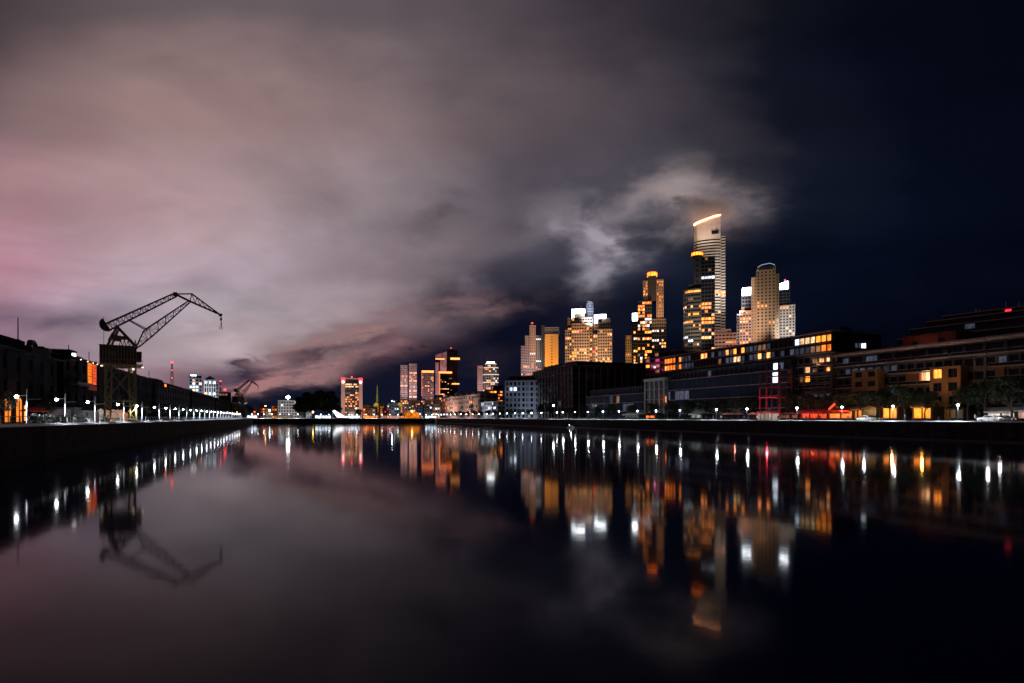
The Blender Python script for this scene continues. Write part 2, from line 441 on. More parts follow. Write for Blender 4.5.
# ------------------------------------------------------------------ buildings: walls with real openings and one object per window
ORD = ['first','second','third','fourth','fifth','sixth','seventh','eighth','ninth','tenth','eleventh','twelfth','thirteenth','fourteenth',
       'fifteenth','sixteenth','seventeenth','eighteenth','nineteenth','twentieth','twenty-first','twenty-second','twenty-third','twenty-fourth',
       'twenty-fifth','twenty-sixth','twenty-seventh','twenty-eighth','twenty-ninth','thirtieth','thirty-first','thirty-second','thirty-third',
       'thirty-fourth','thirty-fifth','thirty-sixth','thirty-seventh','thirty-eighth','thirty-ninth','fortieth']
PANE = {}
def pane_mesh(w, h, m, frame=None, nm=0):
    key = (round(w, 2), round(h, 2), m.name, frame.name if frame else None, nm)
    if key not in PANE:
        g = MB(); g.box(-w/2, w/2, -0.05, 0.02, 0.0, h, m)
        if frame:
            g.box(-w/2-0.02, w/2+0.02, -0.10, -0.053, -0.03, 0.07, frame); g.box(-w/2-0.02, w/2+0.02, -0.10, -0.053, h-0.07, h+0.03, frame)
            for i in range(nm + 1):
                x = -w/2 + w*i/nm if nm else 0
                g.box(x-0.04, x+0.04, -0.095, -0.054, 0.07, h-0.07, frame)
        PANE[key] = g.mesh('window')
    return PANE[key]
def inset(poly, r):
    n = len(poly); out = []
    for i in range(n):
        p0, p1, p2 = Vector(poly[i-1]), Vector(poly[i]), Vector(poly[(i+1) % n])
        a = (p1-p0).normalized(); b = (p2-p1).normalized()
        na, nb = Vector((-a.y, a.x)), Vector((-b.y, b.x))
        m = (na+nb); m /= max(m.dot(na), 0.2)
        q = p1 + m*r; out.append((q.x, q.y))
    return out
def rect(x0, x1, y0, y1): return [(x0,y0),(x1,y0),(x1,y1),(x0,y1)]
def oval(cx, cy, rx, ry, n=16): return [(cx+rx*math.cos(2*math.pi*i/n), cy+ry*math.sin(2*math.pi*i/n)) for i in range(n)]

class Bld:
    def __init__(s, name, label, cat, loc, rz, group=None, seed=1, cap=90, lit=(), palette=None):
        s.o = thing(name, loc, rz, label, cat, group)
        s.loc, s.rz = Vector(loc), rz
        s.wall = MB(); s.win = []; s.r = random.Random(seed); s.cap = cap; s.lit = lit
        s.k = 1.0; s.roof = MB(); s.extra = 0
    @staticmethod
    def facing(name, label, cat, px, d, turn=0.0, **kw):
        """a building whose front looks toward the dock end where the camera stands"""
        az = math.atan((px-512)/F)
        b = Bld(name, label, cat, (XP(px, d), d, GZ), -az + R(turn), **kw)
        b.px0, b.d = px, d; b.k = d/F*math.cos(az)
        return b
    def X(s, px): return (px - s.px0)*s.k
    def Z(s, py): return ZP(py, s.d) - GZ
    def screen(s, p):
        c, sn = math.cos(s.rz), math.sin(s.rz)
        x = s.loc.x + p[0]*c - p[1]*sn; y = s.loc.y + p[0]*sn + p[1]*c; z = s.loc.z + p[2]
        return 512 + F*x/y, HZ - F*(z-CAM_Z)/y
    def vol(s, poly, z0, z1, wall, fh=3.1, bay=3.0, ww=0.62, wh=0.55, sill=0.25, rec=0.25, edges=(0,), core=None, dark=None,
            piers=True, bands=True, parapet=1.0, frame=None, nm=0, pier_m=None, mass=False, base=0.0):
        """bands and piers stand out in front of a core; a window object fills every opening on the listed edges"""
        core = core or wall; pier_m = pier_m or wall; dark = dark or glass_d
        inn = inset(poly, rec)
        s.wall.prism(inn, z0, z1 - 0.05, core)
        nf = max(1, int(round((z1 - z0 - base)/fh))); h = (z1 - z0 - base)/nf
        if base > 0: s.wall.prism(poly, z0, z0 + base, wall)
        for f in range(nf):
            zf = z0 + base + f*h
            if bands:
                lo, hi = zf, zf + h*sill
                s.wall.prism(poly, lo, hi, wall)
                top = h*(1 - sill - wh)
                if top > 0.12: s.wall.prism(inset(poly, 0.02), zf + h - top, zf + h - 0.004, wall)
        s.wall.prism(inset(poly, -0.12), z1, z1 + parapet, wall)
        n = len(poly)
        for e in range(n):
            p, q = Vector(poly[e]), Vector(poly[(e+1) % n]); L = (q-p).length
            if L < 1.2: continue
            dr = (q-p)/L; nr = Vector((dr.y, -dr.x))
            nb = max(1, int(round(L/bay))); bw = L/nb
            ang = math.atan2(dr.y, dr.x)
            if piers:
                pw = bw*(1-ww)
                for b in range(nb+1):
                    c = p + dr*min(max(b*bw, pw*0.25), L-pw*0.25)
                    wdt = pw if 0 < b < nb else pw*0.5
                    a0 = c - dr*wdt/2 + nr*0.06; a1 = c + dr*wdt/2 + nr*0.06; b1 = c + dr*wdt/2 - nr*(rec+0.05); b0 = c - dr*wdt/2 - nr*(rec+0.05)
                    s.wall.prism([(a0.x,a0.y),(a1.x,a1.y),(b1.x,b1.y),(b0.x,b0.y)], z0 + base, z1 - 0.02, pier_m)
            for f in range(nf):
                for b in range(nb):
                    c = p + dr*(b+0.5)*bw - nr*(rec - 0.03)
                    w_, h_ = bw*(ww if piers else 1.0)*0.985, h*wh*0.98
                    s.win.append(dict(c=(c.x, c.y, z0 + base + f*h + h*sill + 0.02), w=w_, h=h_, a=ang, front=(e in edges), dark=dark, frame=frame, nm=nm, mass=mass, key=(e, f, b//3)))
    def box(s, poly, z0, z1, m): s.wall.prism(poly, z0, z1, m)
    def part(s, name, mb, label=None):
        o = mb.build(name, s.o)
        if label: o['label'] = label
        return o
    def flood(s, x, y, z, ax, ay, az_, col, power, spread=60, size=2.0):  # added spot, stands in for city light on a front
        ld = bpy.data.lights.new('facade_fill', 'SPOT'); ld.energy = power; ld.color = col; ld.spot_size = R(spread); ld.spot_blend = 0.8
        ld.shadow_soft_size = size
        o = bpy.data.objects.new('facade_fill', ld); C.objects.link(o); o.parent = s.o; o.location = (x, y, z)
        d = Vector((ax-x, ay-y, az_-z)); o.rotation_euler = d.to_track_quat('-Z', 'Y').to_euler()
    def finish(s):
        s.part('wall', s.wall)
        if s.roof.v: s.part('roof', s.roof)
        lit, dark, rooms = [], [], {}
        for w in s.win:
            m = None
            if w['front']:
                X, Y = s.screen((w['c'][0], w['c'][1], w['c'][2] + w['h']/2))
                for (x0, x1, y0, y1, pr, ms) in s.lit:
                    if x0 <= X <= x1 and y0 <= Y <= y1:
                        g_ = rooms.setdefault((w['key'], round(w['w'], 2)), (s.r.random() < pr, s.r.choice(ms)))
                        q_ = pr if pr >= .9 else (max(.8, pr) if g_[0] else pr*.35)
                        if s.r.random() < q_: m = g_[1] if s.r.random() < .6 else s.r.choice(ms)
                        break
            w['m'] = m or w['dark']
            w['size'] = 0 if w['front'] else 1
            (lit if m else dark).append(w)
        s.r.shuffle(dark); dark.sort(key=lambda w: (w['mass'], w['size']))
        s.r.shuffle(lit)
        order = lit + dark
        single = order[:s.cap] if len(order) > s.cap + 8 else order
        rest = order[len(single):]
        for w in single:
            o = link('window', pane_mesh(w['w'], w['h'], w['m'], w['frame'], w['nm']), s.o, w['c']); o.rotation_euler = (0, 0, w['a'])
        if rest:
            g = MB()
            for w in rest:
                cx, cy, z = w['c']; ux, uy = math.cos(w['a']), math.sin(w['a']); hw = w['w']/2; nx, ny = uy*0.05, -ux*0.05
                a = (cx-ux*hw, cy-uy*hw); b = (cx+ux*hw, cy+uy*hw)
                g.prism([(a[0]+nx, a[1]+ny), (b[0]+nx, b[1]+ny), (b[0]-nx*0.4, b[1]-ny*0.4), (a[0]-nx*0.4, a[1]-ny*0.4)], z, z + w['h'], w['m'])
            o = s.part('window', g); o['kind'] = 'stuff'
        return s.o

# facade colours
conc_warm = surf('warm concrete facade', (0.44, 0.33, 0.23), 0.8, 0.18, 0.06, streak=True)
conc_pale = surf('pale concrete facade', (0.50, 0.46, 0.42), 0.8, 0.15, 0.06, streak=True)
conc_rose = surf('rose rendered facade', (0.46, 0.34, 0.32), 0.8, 0.15, 0.06, streak=True)
conc_grey = surf('blue grey facade', (0.22, 0.23, 0.28), 0.75, 0.2, 0.08, streak=True)
conc_olive = surf('olive grey facade', (0.15, 0.14, 0.12), 0.75, 0.2, 0.08, streak=True)
conc_mid = surf('brown grey facade', (0.17, 0.145, 0.15), 0.75, 0.25, 0.1, streak=True)
conc_dark = surf('dark grey facade', (0.055, 0.058, 0.070), 0.7, 0.25, 0.1, streak=True)
brick_o   = surf('orange brick', (0.36, 0.19, 0.09), 0.85, 0.25, 0.3)
slab_b    = surf('brown stone slab', (0.52, 0.41, 0.38), 0.8, 0.25, 0.2, streak=True)
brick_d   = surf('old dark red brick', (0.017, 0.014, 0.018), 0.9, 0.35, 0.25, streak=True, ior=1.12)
slate     = surf('dark slate roof', (0.016, 0.016, 0.020), 0.8, 0.3, 0.4, ior=1.12)
white_p   = surf('white painted wall', (0.62, 0.62, 0.62), 0.7, 0.12, 0.3, streak=True)
ochre     = surf('yellow ochre crane paint', (0.13, 0.098, 0.028), 0.55, 0.4, 0.8)
rust      = surf('rusty brown crane steel', (0.40, 0.25, 0.17), 0.7, 0.5, 0.8)
cabin_m   = surf('dark red crane cabin', (0.045, 0.020, 0.016), 0.7, 0.4, 0.6)
WARM_SET = [W_WARM, W_WARM, W_AMBER, W_PALE]
MIX_SET = [W_WARM, W_AMBER, W_PALE, W_WHITE, W_DIM, W_DIM]
DIM_SET = [W_DIM, W_DIM, W_WARM, W_PALE]
def antenna(b, x, y, z, h, m=steel_d, w=0.35):
    g = MB(); g.bar((x,y,z-0.3), (x,y,z+h), w, m); g.bar((x-0.8,y,z+h*0.7), (x+0.8,y,z+h*0.7), w*0.5, m)
    b.part('antenna', g)
def beacon(b, x, y, z, r=0.9, m=RED_L):
    g = MB(); g.ball((x,y,z), r, m); g.bar((x,y,z-2.2), (x,y,z-r*0.9), 0.3, steel_d); b.part('beacon', g)

# ================================================================== the towers on the right bank
def tallest():
    d = 640
    b = Bld.facing('skyscraper', 'tallest pale tower with a slanting orange-lit top and white balcony bands', 'skyscraper', 709, d, cap=70, seed=3,
                   lit=[(693,726,300,345,0.05,[W_WARM,W_PALE]), (705,726,290,296,0.6,[W_WARM]), (693,726,240,345,0.012,[W_DIM])])
    X, Z = b.X, b.Z
    yw = 6.0
    front = [(X(693.5), yw), (X(697), 2.2), (X(703), 0.6), (X(710), 0.0), (X(716), 0.4), (X(720.8), 2.4), (X(720.8), 32), (X(693.5), 32)]
    zb = Z(239)
    b.vol(front, 0, zb, conc_pale, fh=3.25, bay=3.4, ww=0.9, wh=0.52, sill=0.44, rec=0.8, edges=(0,1,2,3,4), piers=False, parapet=0.3)
    # blank slanting crown
    def zt(x): return Z(222.5) + (Z(216)-Z(222.5))*(x-X(693.5))/(X(720.8)-X(693.5))
    cr = inset(front, 0.3)
    g = MB(); g.prism(cr, zb + 0.3, [zt(p[0]) for p in cr], conc_pale)
    g.box(X(711.5), X(718.5), -0.35, 0.35, Z(234.5), Z(231), glass_d)
    b.part('crown', g)
    g = MB()
    rim = cr[:6]
    for i in range(5):
        p, q = rim[i], rim[i+1]
        g.bar((p[0], p[1]-0.5, zt(p[0])+0.7), (q[0], q[1]-0.5, zt(q[0])+0.7), 1.2, glow('rim light', (1.0, 0.36, 0.15), 15.0), 1.5)
    b.part('crown_light', g)
    side = rect(X(721.2), X(725.4), 4.0, 30)
    b.vol(side, 0, Z(236.8), conc_pale, fh=3.25, bay=3.0, ww=0.8, wh=0.5, sill=0.4, rec=0.6, edges=(0,), piers=False, parapet=0.4)
    b.flood(X(735), -60, Z(330), X(716), 0, Z(262), (1.0,0.80,0.66), 420000, 75)
    b.flood(X(700), -25, Z(246), X(707), 0, Z(228), (1.0,0.66,0.48), 36000, 90)
    b.finish()
    # thin mist caught by the rim light
    m = bpy.data.materials.new('mist'); m.use_nodes = True; t = m.node_tree; k = NT(t)
    t.nodes.remove(t.nodes['Principled BSDF']); v = t.nodes.new('ShaderNodeVolumePrincipled'); v.inputs['Color'].default_value = (.95, .92, .92, 1)
    tc = t.nodes.new('ShaderNodeTexCoord').outputs['Object']; q = k.sep(tc)
    rr = k.m('SQRT', k.add(k.mul(q[0], q[0]), k.add(k.mul(q[1], q[1]), k.mul(q[2], q[2]))))
    n = k.noise(tc, 1.6, 3.0, .6)
    k.put(v.inputs['Density'], k.mul(k.smooth(rr, .15, .98, 1.0, 0.0), k.mul(k.smooth(n, .3, .7, .35, 1.0), 0.085)))
    t.links.new(v.outputs[0], t.nodes['Material Output'].inputs['Volume'])
    g = MB(); g.ball((0,0,0), 1.0, m, 24, 14); o = tag(g.build('mist'), 'thin mist glowing around the slanting lit crown of the tallest tower', 'mist', kind='stuff')
    o.location = (XP(708, 640), 634, ZP(213, 640)); o.scale = (38, 26, 21)
tallest()

def round_tower():
    d = 560
    b = Bld.facing('skyscraper', 'dark glass cylinder tower with lit orange office rings in front of the tallest one', 'skyscraper', 698, d, cap=100, seed=5,
      lit=[(683,701,289.5,292.5,0.95,[W_AMBER,W_WARM]),(701,715,289,292.5,0.5,[W_WARM]),
           (683,693,306,310,.8,[W_WHITE,W_PALE]),(693,701,306,310,.3,[W_WARM]),(701,714,304,309,.6,[W_WARM]),
           (683,701,311.5,315,.75,[W_AMBER]),(683,692,321,325,.9,[W_AMBER,W_PALE]),(683,695,318,321,.3,[W_WHITE]),
           (701,714,317,324,.8,WARM_SET),(701,714,312,317,.3,[W_WARM]),(683,714,325,328,.25,[W_AMBER]),(700,714,327,330.5,.7,WARM_SET),
           (700,714,333,338,.35,WARM_SET),(684,692,336,341,.6,[W_WHITE]),(702,714,337,341,.8,WARM_SET),
           (703,711,267,271,.8,[W_AMBER]),(701,714,277,281,.7,[W_WARM,W_WHITE]),(683,714,290,350,.06,MIX_SET),(701,714,257,290,.08,[W_DIM])])
    X, Z = b.X, b.Z
    low = [(X(683), 9), (X(684.5), 4.5), (X(688), 1.5), (X(693), 0.1), (X(701), 0), (X(701), 30), (X(683), 30)]
    b.vol(low, 0, Z(289), conc_olive, fh=3.7, bay=2.0, ww=0.90, wh=0.52, sill=0.26, rec=0.35, edges=(0,1,2,3), parapet=0.8)
    b.vol(rect(X(701.2), X(714.8), 1.5, 30), 0, Z(257.5), conc_dark, fh=3.7, bay=2.9, ww=0.84, wh=0.66, sill=0.26, rec=0.35, edges=(0,1,3), parapet=0.8)
    b.vol(rect(X(693.4), X(701), 4.0, 20), Z(289) + 1, Z(256), conc_dark, fh=5, bay=5, ww=0.3, wh=0.3, sill=0.3, edges=(), parapet=0.5)
    b.vol(rect(X(688.5), X(693.2), 3.0, 20), Z(289) + 1, Z(284), conc_dark, fh=3.5, bay=3, ww=0.4, wh=0.4, sill=0.3, edges=(), parapet=0.5)
    b.box(oval(X(697.2), 10, 5.8, 5.8, 20), Z(256)+0.6, Z(253.5), conc_dark)
    g = MB(); g.prism(oval(X(697.2), 10, 5.4, 5.4, 20), Z(253.4), Z(250.4), CROWN_O); g.prism(oval(X(697.2), 10, 5.6, 5.6, 20), Z(250.3), Z(249.7), conc_warm)
    for i in range(10): a_ = 2*math.pi*i/10; g.box(X(697.2)+5.45*math.cos(a_)-.25, X(697.2)+5.45*math.cos(a_)+.25, 10+5.45*math.sin(a_)-.25, 10+5.45*math.sin(a_)+.25, Z(253.4), Z(250.4), conc_warm)
    b.part('crown_light', g)
    antenna(b, X(686), 10, Z(288), 6)
    b.flood(X(690), -50, Z(345), X(697), 0, Z(310), (1.0,0.82,0.62), 110000, 80)
    b.finish()
round_tower()

def slim_tower():
    d = 640
    b = Bld.facing('skyscraper', 'dark stepped tower with a glowing orange ring on top and two warm vertical fins', 'skyscraper', 646, d, cap=100, seed=9,
      lit=[(638,652,302,318,.35,[W_WARM,W_ORNG,W_PALE]),(638,652,318,330,.45,MIX_SET),(633,652,330,340,.5,[W_PALE,W_AMBER,W_WARM,W_WHITE]),
           (633,652,340,352,.45,[W_AMBER,W_AMBER,W_PALE]),(633,652,352,366,.35,MIX_SET),
           (652,667,330,333,.5,[W_WHITE,W_PALE]),(652,667,338,348,.5,[W_PALE,W_AMBER,W_WHITE]),(652,667,300,366,.06,DIM_SET),
           (640,668,278,318,.45,[W_WARM]),(625,632,330,366,.10,[W_WARM])])
    X, Z = b.X, b.Z
    b.vol(rect(X(625.2), X(631.2), 4, 26), 0, Z(335), conc_warm, fh=3.2, bay=2.3, ww=.5, wh=.45, rec=.2, edges=(0,))
    b.vol(rect(X(631.4), X(637.6), 2, 26), 0, Z(321), conc_dark, fh=3.5, bay=2.6, ww=.8, wh=.66, edges=(0,))
    b.vol(rect(X(637.8), X(651.8), 0, 26), 0, Z(301.5), conc_dark, fh=3.6, bay=2.7, ww=.86, wh=.70, sill=.22, edges=(0,))
    b.vol(rect(X(652), X(666), 1, 28), 0, Z(320), conc_olive, fh=3.6, bay=2.7, ww=.7, wh=.55, edges=(0,), core=conc_dark)
    b.vol(rect(X(648), X(656.4), 6, 20), Z(301.5)+1.1, Z(275), conc_dark, fh=6, bay=6, ww=.2, wh=.2, edges=(), parapet=.3)
    b.vol(rect(X(656.6), X(663.6), 5, 22), Z(320)+1.1, Z(280), conc_warm, fh=3.3, bay=3.0, ww=.38, wh=.5, edges=(0,))
    b.vol(rect(X(643), X(647.8), 5, 22), Z(301.5)+1.1, Z(280.5), conc_warm, fh=3.3, bay=2.6, ww=.38, wh=.5, edges=(0,))
    g = MB(); g.prism(oval(X(652.2), 12, 5.4, 5.4, 20), Z(274.6), Z(270.8), CROWN_O); g.prism(oval(X(652.2), 12, 5.6, 5.6, 20), Z(270.7), Z(270.0), conc_warm)
    for i in range(10): a_ = 2*math.pi*i/10; g.box(X(652.2)+5.45*math.cos(a_)-.25, X(652.2)+5.45*math.cos(a_)+.25, 12+5.45*math.sin(a_)-.25, 12+5.45*math.sin(a_)+.25, Z(274.6), Z(270.8), conc_warm)
    b.part('crown_light', g)
    g = MB(); g.box(X(632.2), X(637.4), 3, 14, Z(320.5)+0.9, Z(312.3), CROWN_W); b.part('lit_box', g)
    b.flood(X(660), -45, Z(345), X(659), 0, Z(300), (1.0,0.50,0.25), 190000, 60)
    b.flood(X(620), -35, Z(372), X(630), 0, Z(345), (1.0,0.55,0.20), 60000, 70)
    b.finish()
slim_tower()

def twin_towers():
    d = 800
    for (nm, c, lab, steps, crown, seed) in (
        ('residential_tower', 579, 'left one of the warm floodlit twin towers with an L-shaped white lit crown',
         ((565,571.5,330,6),(571.7,589,324,0),(567.5,571.4,317,12),(571.8,592.6,316.5,14)), ((571.5,574.5,307,317),(574.6,585,307,311.5)), 11),
        ('residential_tower', 603, 'right one of the warm floodlit twin towers with a lower white lit crown',
         ((593.4,597.5,334,6),(597.7,612,330,0),(594,597.4,322,12),(597.9,610,321.5,14)), ((594,597.5,312.5,322),(597.6,606,312.5,316.5)), 12)):
        b = Bld.facing(nm, lab, 'tower block', c, d, group='warm floodlit twin towers', cap=100, seed=seed,
           lit=[(565,613,326,364,.19,[W_AMBER,W_PALE,W_WARM,W_WARM,W_AMBER]),(565,613,310,326,.10,WARM_SET)])
        X, Z = b.X, b.Z
        for (x0, x1, yt, dep) in steps:
            b.vol(rect(X(x0), X(x1), dep, 30), 0, Z(yt), conc_warm, fh=4.2, bay=3.6, ww=.66, wh=.56, sill=.24, rec=.5, edges=(0,))
        for (x0, x1, y0, y1) in crown:
            g = MB(); g.box(X(x0), X(x1), 15, 24, Z(y1)+1.2, Z(y0), CROWN_W); b.part('lit_crown', g)
        x0 = steps[3][0]; antenna(b, X(x0 + 9), 20, Z(crown[0][2]), 6)
        b.box(rect(X(x0+4), X(x0+13), 16.5, 24), Z(steps[3][2])+1.1, Z(steps[3][2]-5.5), conc_warm)
        beacon(b, X(581 if seed == 11 else 593.8), -1.5 if seed == 11 else 4.0, Z(331 if seed == 11 else 351), 1.3)
        b.flood(X(c), -60, Z(392), X(c), 0, Z(340), (1.0,0.62,0.38), 360000, 65)
        b.finish()
    b = Bld.facing('water_tower', 'grey rounded shaft rising between the two warm twin towers', 'tower', 590, 830, cap=20)
    X, Z = b.X, b.Z
    b.vol(oval(0, 6, X(593.5), X(593.5), 14), 0, Z(303), conc_grey, fh=4, bay=1.6, ww=.6, wh=.8, sill=.1, rec=.15, edges=range(14))
    b.box(oval(0, 6, X(593.0), X(593.0), 14), Z(303)+1, Z(301), conc_grey); b.box(oval(0, 6, X(591.9), X(591.9), 14), Z(301), Z(300), conc_grey)
    b.flood(X(590), -50, Z(330), X(590), 6, Z(310), (0.7,0.8,1.0), 260000, 50)
    b.finish()
twin_towers()

def rose_towers():
    d = 900
    b = Bld.facing('residential_tower', 'pale rose stepped tower with a red tip beside the orange slab', 'tower block', 531, d, cap=100, seed=21,
       lit=[(521,545,364,376,.35,[W_WARM,W_ORNG,W_PALE]),(521,545,330,364,.07,[W_DIM,W_WHITE,W_ORNG])])
    X, Z = b.X, b.Z
    b.vol(rect(X(521), X(525), 6, 30), 0, Z(346), conc_rose, fh=4.2, bay=3.4, ww=.5, wh=.5, rec=.5, edges=(0,))
    b.vol(rect(X(525.1), X(529.5), 3, 30), 0, Z(336), conc_rose, fh=4.2, bay=3.4, ww=.5, wh=.5, rec=.5, edges=(0,))
    b.vol(rect(X(529.6), X(535.6), 0, 30), 0, Z(326), conc_rose, fh=4.2, bay=3.4, ww=.45, wh=.5, rec=.5, edges=(0,))
    b.vol(rect(X(535.7), X(543), 2, 30), 0, Z(336), conc_grey, fh=3.2, bay=2.8, ww=.6, wh=.5, edges=(0,))
    b.box(rect(X(530.5), X(534), 4, 12), Z(326)+1.1, Z(323.5), conc_rose)
    beacon(b, X(532.2), 4, Z(322.6), 1.2)
    b.flood(X(522), -50, Z(395), X(530), 0, Z(350), (1.0,0.78,0.74), 250000, 60)
    b.finish()
    d = 880
    b = Bld.facing('residential_tower', 'slab tower with a blank orange floodlit front and one column of small windows', 'tower block', 551, d, cap=60, seed=22)
    X, Z = b.X, b.Z
    org = surf('orange lit render', (0.60, 0.36, 0.13), 0.85, 0.08, 0.03)
    b.vol(rect(X(541.5), X(544.6), 5, 30), 0, Z(325.5), conc_dark, fh=3.4, bay=2.6, ww=.6, wh=.6, edges=(0,))
    b.box(rect(X(544.8), X(558.3), 0.0, 30), 0, Z(334), org)
    for i in range(14):
        z = Z(374) + (Z(336)-Z(374))*i/13.5
        g = MB(); g.box(X(551), X(552.6), -0.12, 0.1, z, z + 1.3, glass_d); b.part('window', g)
    b.vol(rect(X(544.8), X(559), 3, 28), Z(334)+0.02, Z(327.5), conc_grey, fh=3.4, bay=3, ww=.7, wh=.6, edges=(0,))
    b.flood(X(552), -70, Z(395), X(551), 0, Z(352), (1.0,0.50,0.16), 620000, 45)
    b.finish()
rose_towers()

def brown_tower_group():
    d = 580
    b = Bld.facing('residential_tower', 'tall brown stone tower with dotted window columns and a steel lattice crown', 'tower block', 765, d, cap=100, seed=31,
       lit=[(751,780,285,345,.085,[W_PALE,W_WARM,W_WARM,W_AMBER])])
    X, Z = b.X, b.Z
    b.vol(rect(X(751.2), X(756.2), 4, 30), 0, Z(276.5), conc_warm, fh=3.2, bay=2.7, ww=.28, wh=.4, edges=())
    b.vol(rect(X(756.4), X(775.6), 0, 30), 0, Z(270.5), conc_warm, fh=3.4, bay=3.4, ww=.42, wh=.52, rec=.45, edges=(0,))
    b.vol(rect(X(775.8), X(779), 4, 30), 0, Z(275), conc_warm, fh=3.2, bay=2.9, ww=.3, wh=.4, edges=(0,))
    g = MB()
    pts = [(X(757.0), Z(269)), (X(757.6), Z(266)), (X(762), Z(264)), (X(770), Z(263.2)), (X(774.6), Z(265.2)), (X(775.5), Z(269))]
    g.box(X(758.5), X(774), 4, 15, Z(269.6), Z(265.6), conc_dark)
    cm = glow('crown lattice light', (0.7, 0.82, 1.0), 0.55)
    for y in (2, 16):
        for i in range(5): g.bar((pts[i][0], y, pts[i][1]), (pts[i+1][0], y, pts[i+1][1]), 0.45, cm if i in (1, 2, 3) else steel_w)
    for p in pts: g.bar((p[0], 2, p[1]), (p[0], 16, p[1]), 0.4, steel_w)
    for i in range(9):
        x = X(757.5 + 2.2*i); g.bar((x, 3, Z(271)), (x, 3, Z(266.5)), 0.35, steel_w)
    b.part('crown', g)
    b.flood(X(735), -60, Z(352), X(764), 0, Z(300), (1.0,0.80,0.60), 240000, 70)
    b.flood(X(772), -50, Z(352), X(770), 0, Z(300), (1.0,0.80,0.62), 70000, 60)
    b.finish()
    b = Bld.facing('residential_tower', 'lower tower with white glowing attic at the left of the brown tower', 'tower block', 744, 590, cap=90, seed=32,
       lit=[(739,752,309,313,.8,[W_ORNG,W_AMBER]),(739,752,313,344,.16,[W_WARM,W_PALE])])
    X, Z = b.X, b.Z
    b.vol(rect(X(736.8), X(739.4), 4, 26), 0, Z(314), conc_grey, fh=3.1, bay=2.6, ww=.7, wh=.5, edges=(0,))
    b.vol(rect(X(739.6), X(751.4), 0, 26), 0, Z(311.5), conc_rose, fh=3.1, bay=2.8, ww=.6, wh=.5, sill=.3, edges=(0,))
    b.vol(rect(X(741.5), X(751.2), 3, 26), Z(311.5)+1.1, Z(296), conc_dark, fh=3.4, bay=2.9, ww=.85, wh=.68, sill=.2, edges=(0,))
    g = MB(); g.box(X(741.8), X(750.8), 3.4, 12, Z(296)+1.05, Z(288.3), CROWN_W); g.box(X(742.6), X(751), 4.5, 13, Z(288.2), Z(286.8), CROWN_W); b.part('lit_attic', g)
    b.flood(X(742), -45, Z(352), X(745), 0, Z(325), (1.0,0.66,0.48), 140000, 60)
    b.finish()
    b = Bld.facing('residential_tower', 'lower tower with white glowing attic at the right of the brown tower', 'tower block', 787, 590, cap=90, seed=33,
       lit=[(779,796,304,309,.5,[W_AMBER,W_WARM]),(779,796,296,300,.3,[W_AMBER]),(779,796,309,340,.06,[W_PALE])])
    X, Z = b.X, b.Z
    b.vol(rect(X(779.4), X(795), 0, 26), 0, Z(306), conc_pale, fh=3.1, bay=2.8, ww=.55, wh=.52, sill=.28, edges=(0,))
    b.vol(rect(X(779.4), X(790), 3, 26), Z(306)+1.1, Z(289.5), conc_dark, fh=3.4, bay=2.9, ww=.85, wh=.68, sill=.2, edges=(0,))
    g = MB(); g.prism(rect(X(779.6), X(788), 3.4, 12), Z(289.5)+1.05, [Z(282.5), Z(280.2), Z(280.2), Z(282.5)], CROWN_W); b.part('lit_attic', g)
    b.box(rect(X(788.2), X(790), 3.4, 12), Z(289.5)+1.05, Z(280), conc_grey)
    beacon(b, X(785), 6, Z(278.6), 0.8, glow('magenta beacon', (1.0, 0.03, 0.25), 4.0))
    b.flood(X(788), -45, Z(352), X(788), 0, Z(325), (0.95,0.86,0.82), 130000, 60)
    b.finish()
    b = Bld.facing('apartment_building', 'small rose apartment block with balcony strips below the tallest tower', 'apartment block', 726, 520, cap=90, seed=34,
       lit=[(714,737,338,344,.45,[W_WARM,W_ORNG]),(714,737,329,338,.08,[W_DIM])])
    X, Z = b.X, b.Z
    b.vol(rect(X(714.5), X(736.5), 0, 22), 0, Z(334), conc_rose, fh=3.2, bay=3.2, ww=.8, wh=.42, sill=.45, rec=.5, edges=(0,))
    b.vol(rect(X(714.5), X(731), 2, 22), Z(334)+1.1, Z(330), conc_rose, fh=3.4, bay=3.2, ww=.7, wh=.4, sill=.4, edges=(0,))
    b.flood(X(730), -45, Z(372), X(726), 0, Z(345), (1.0,0.58,0.40), 90000, 60)
    b.finish()
brown_tower_group()

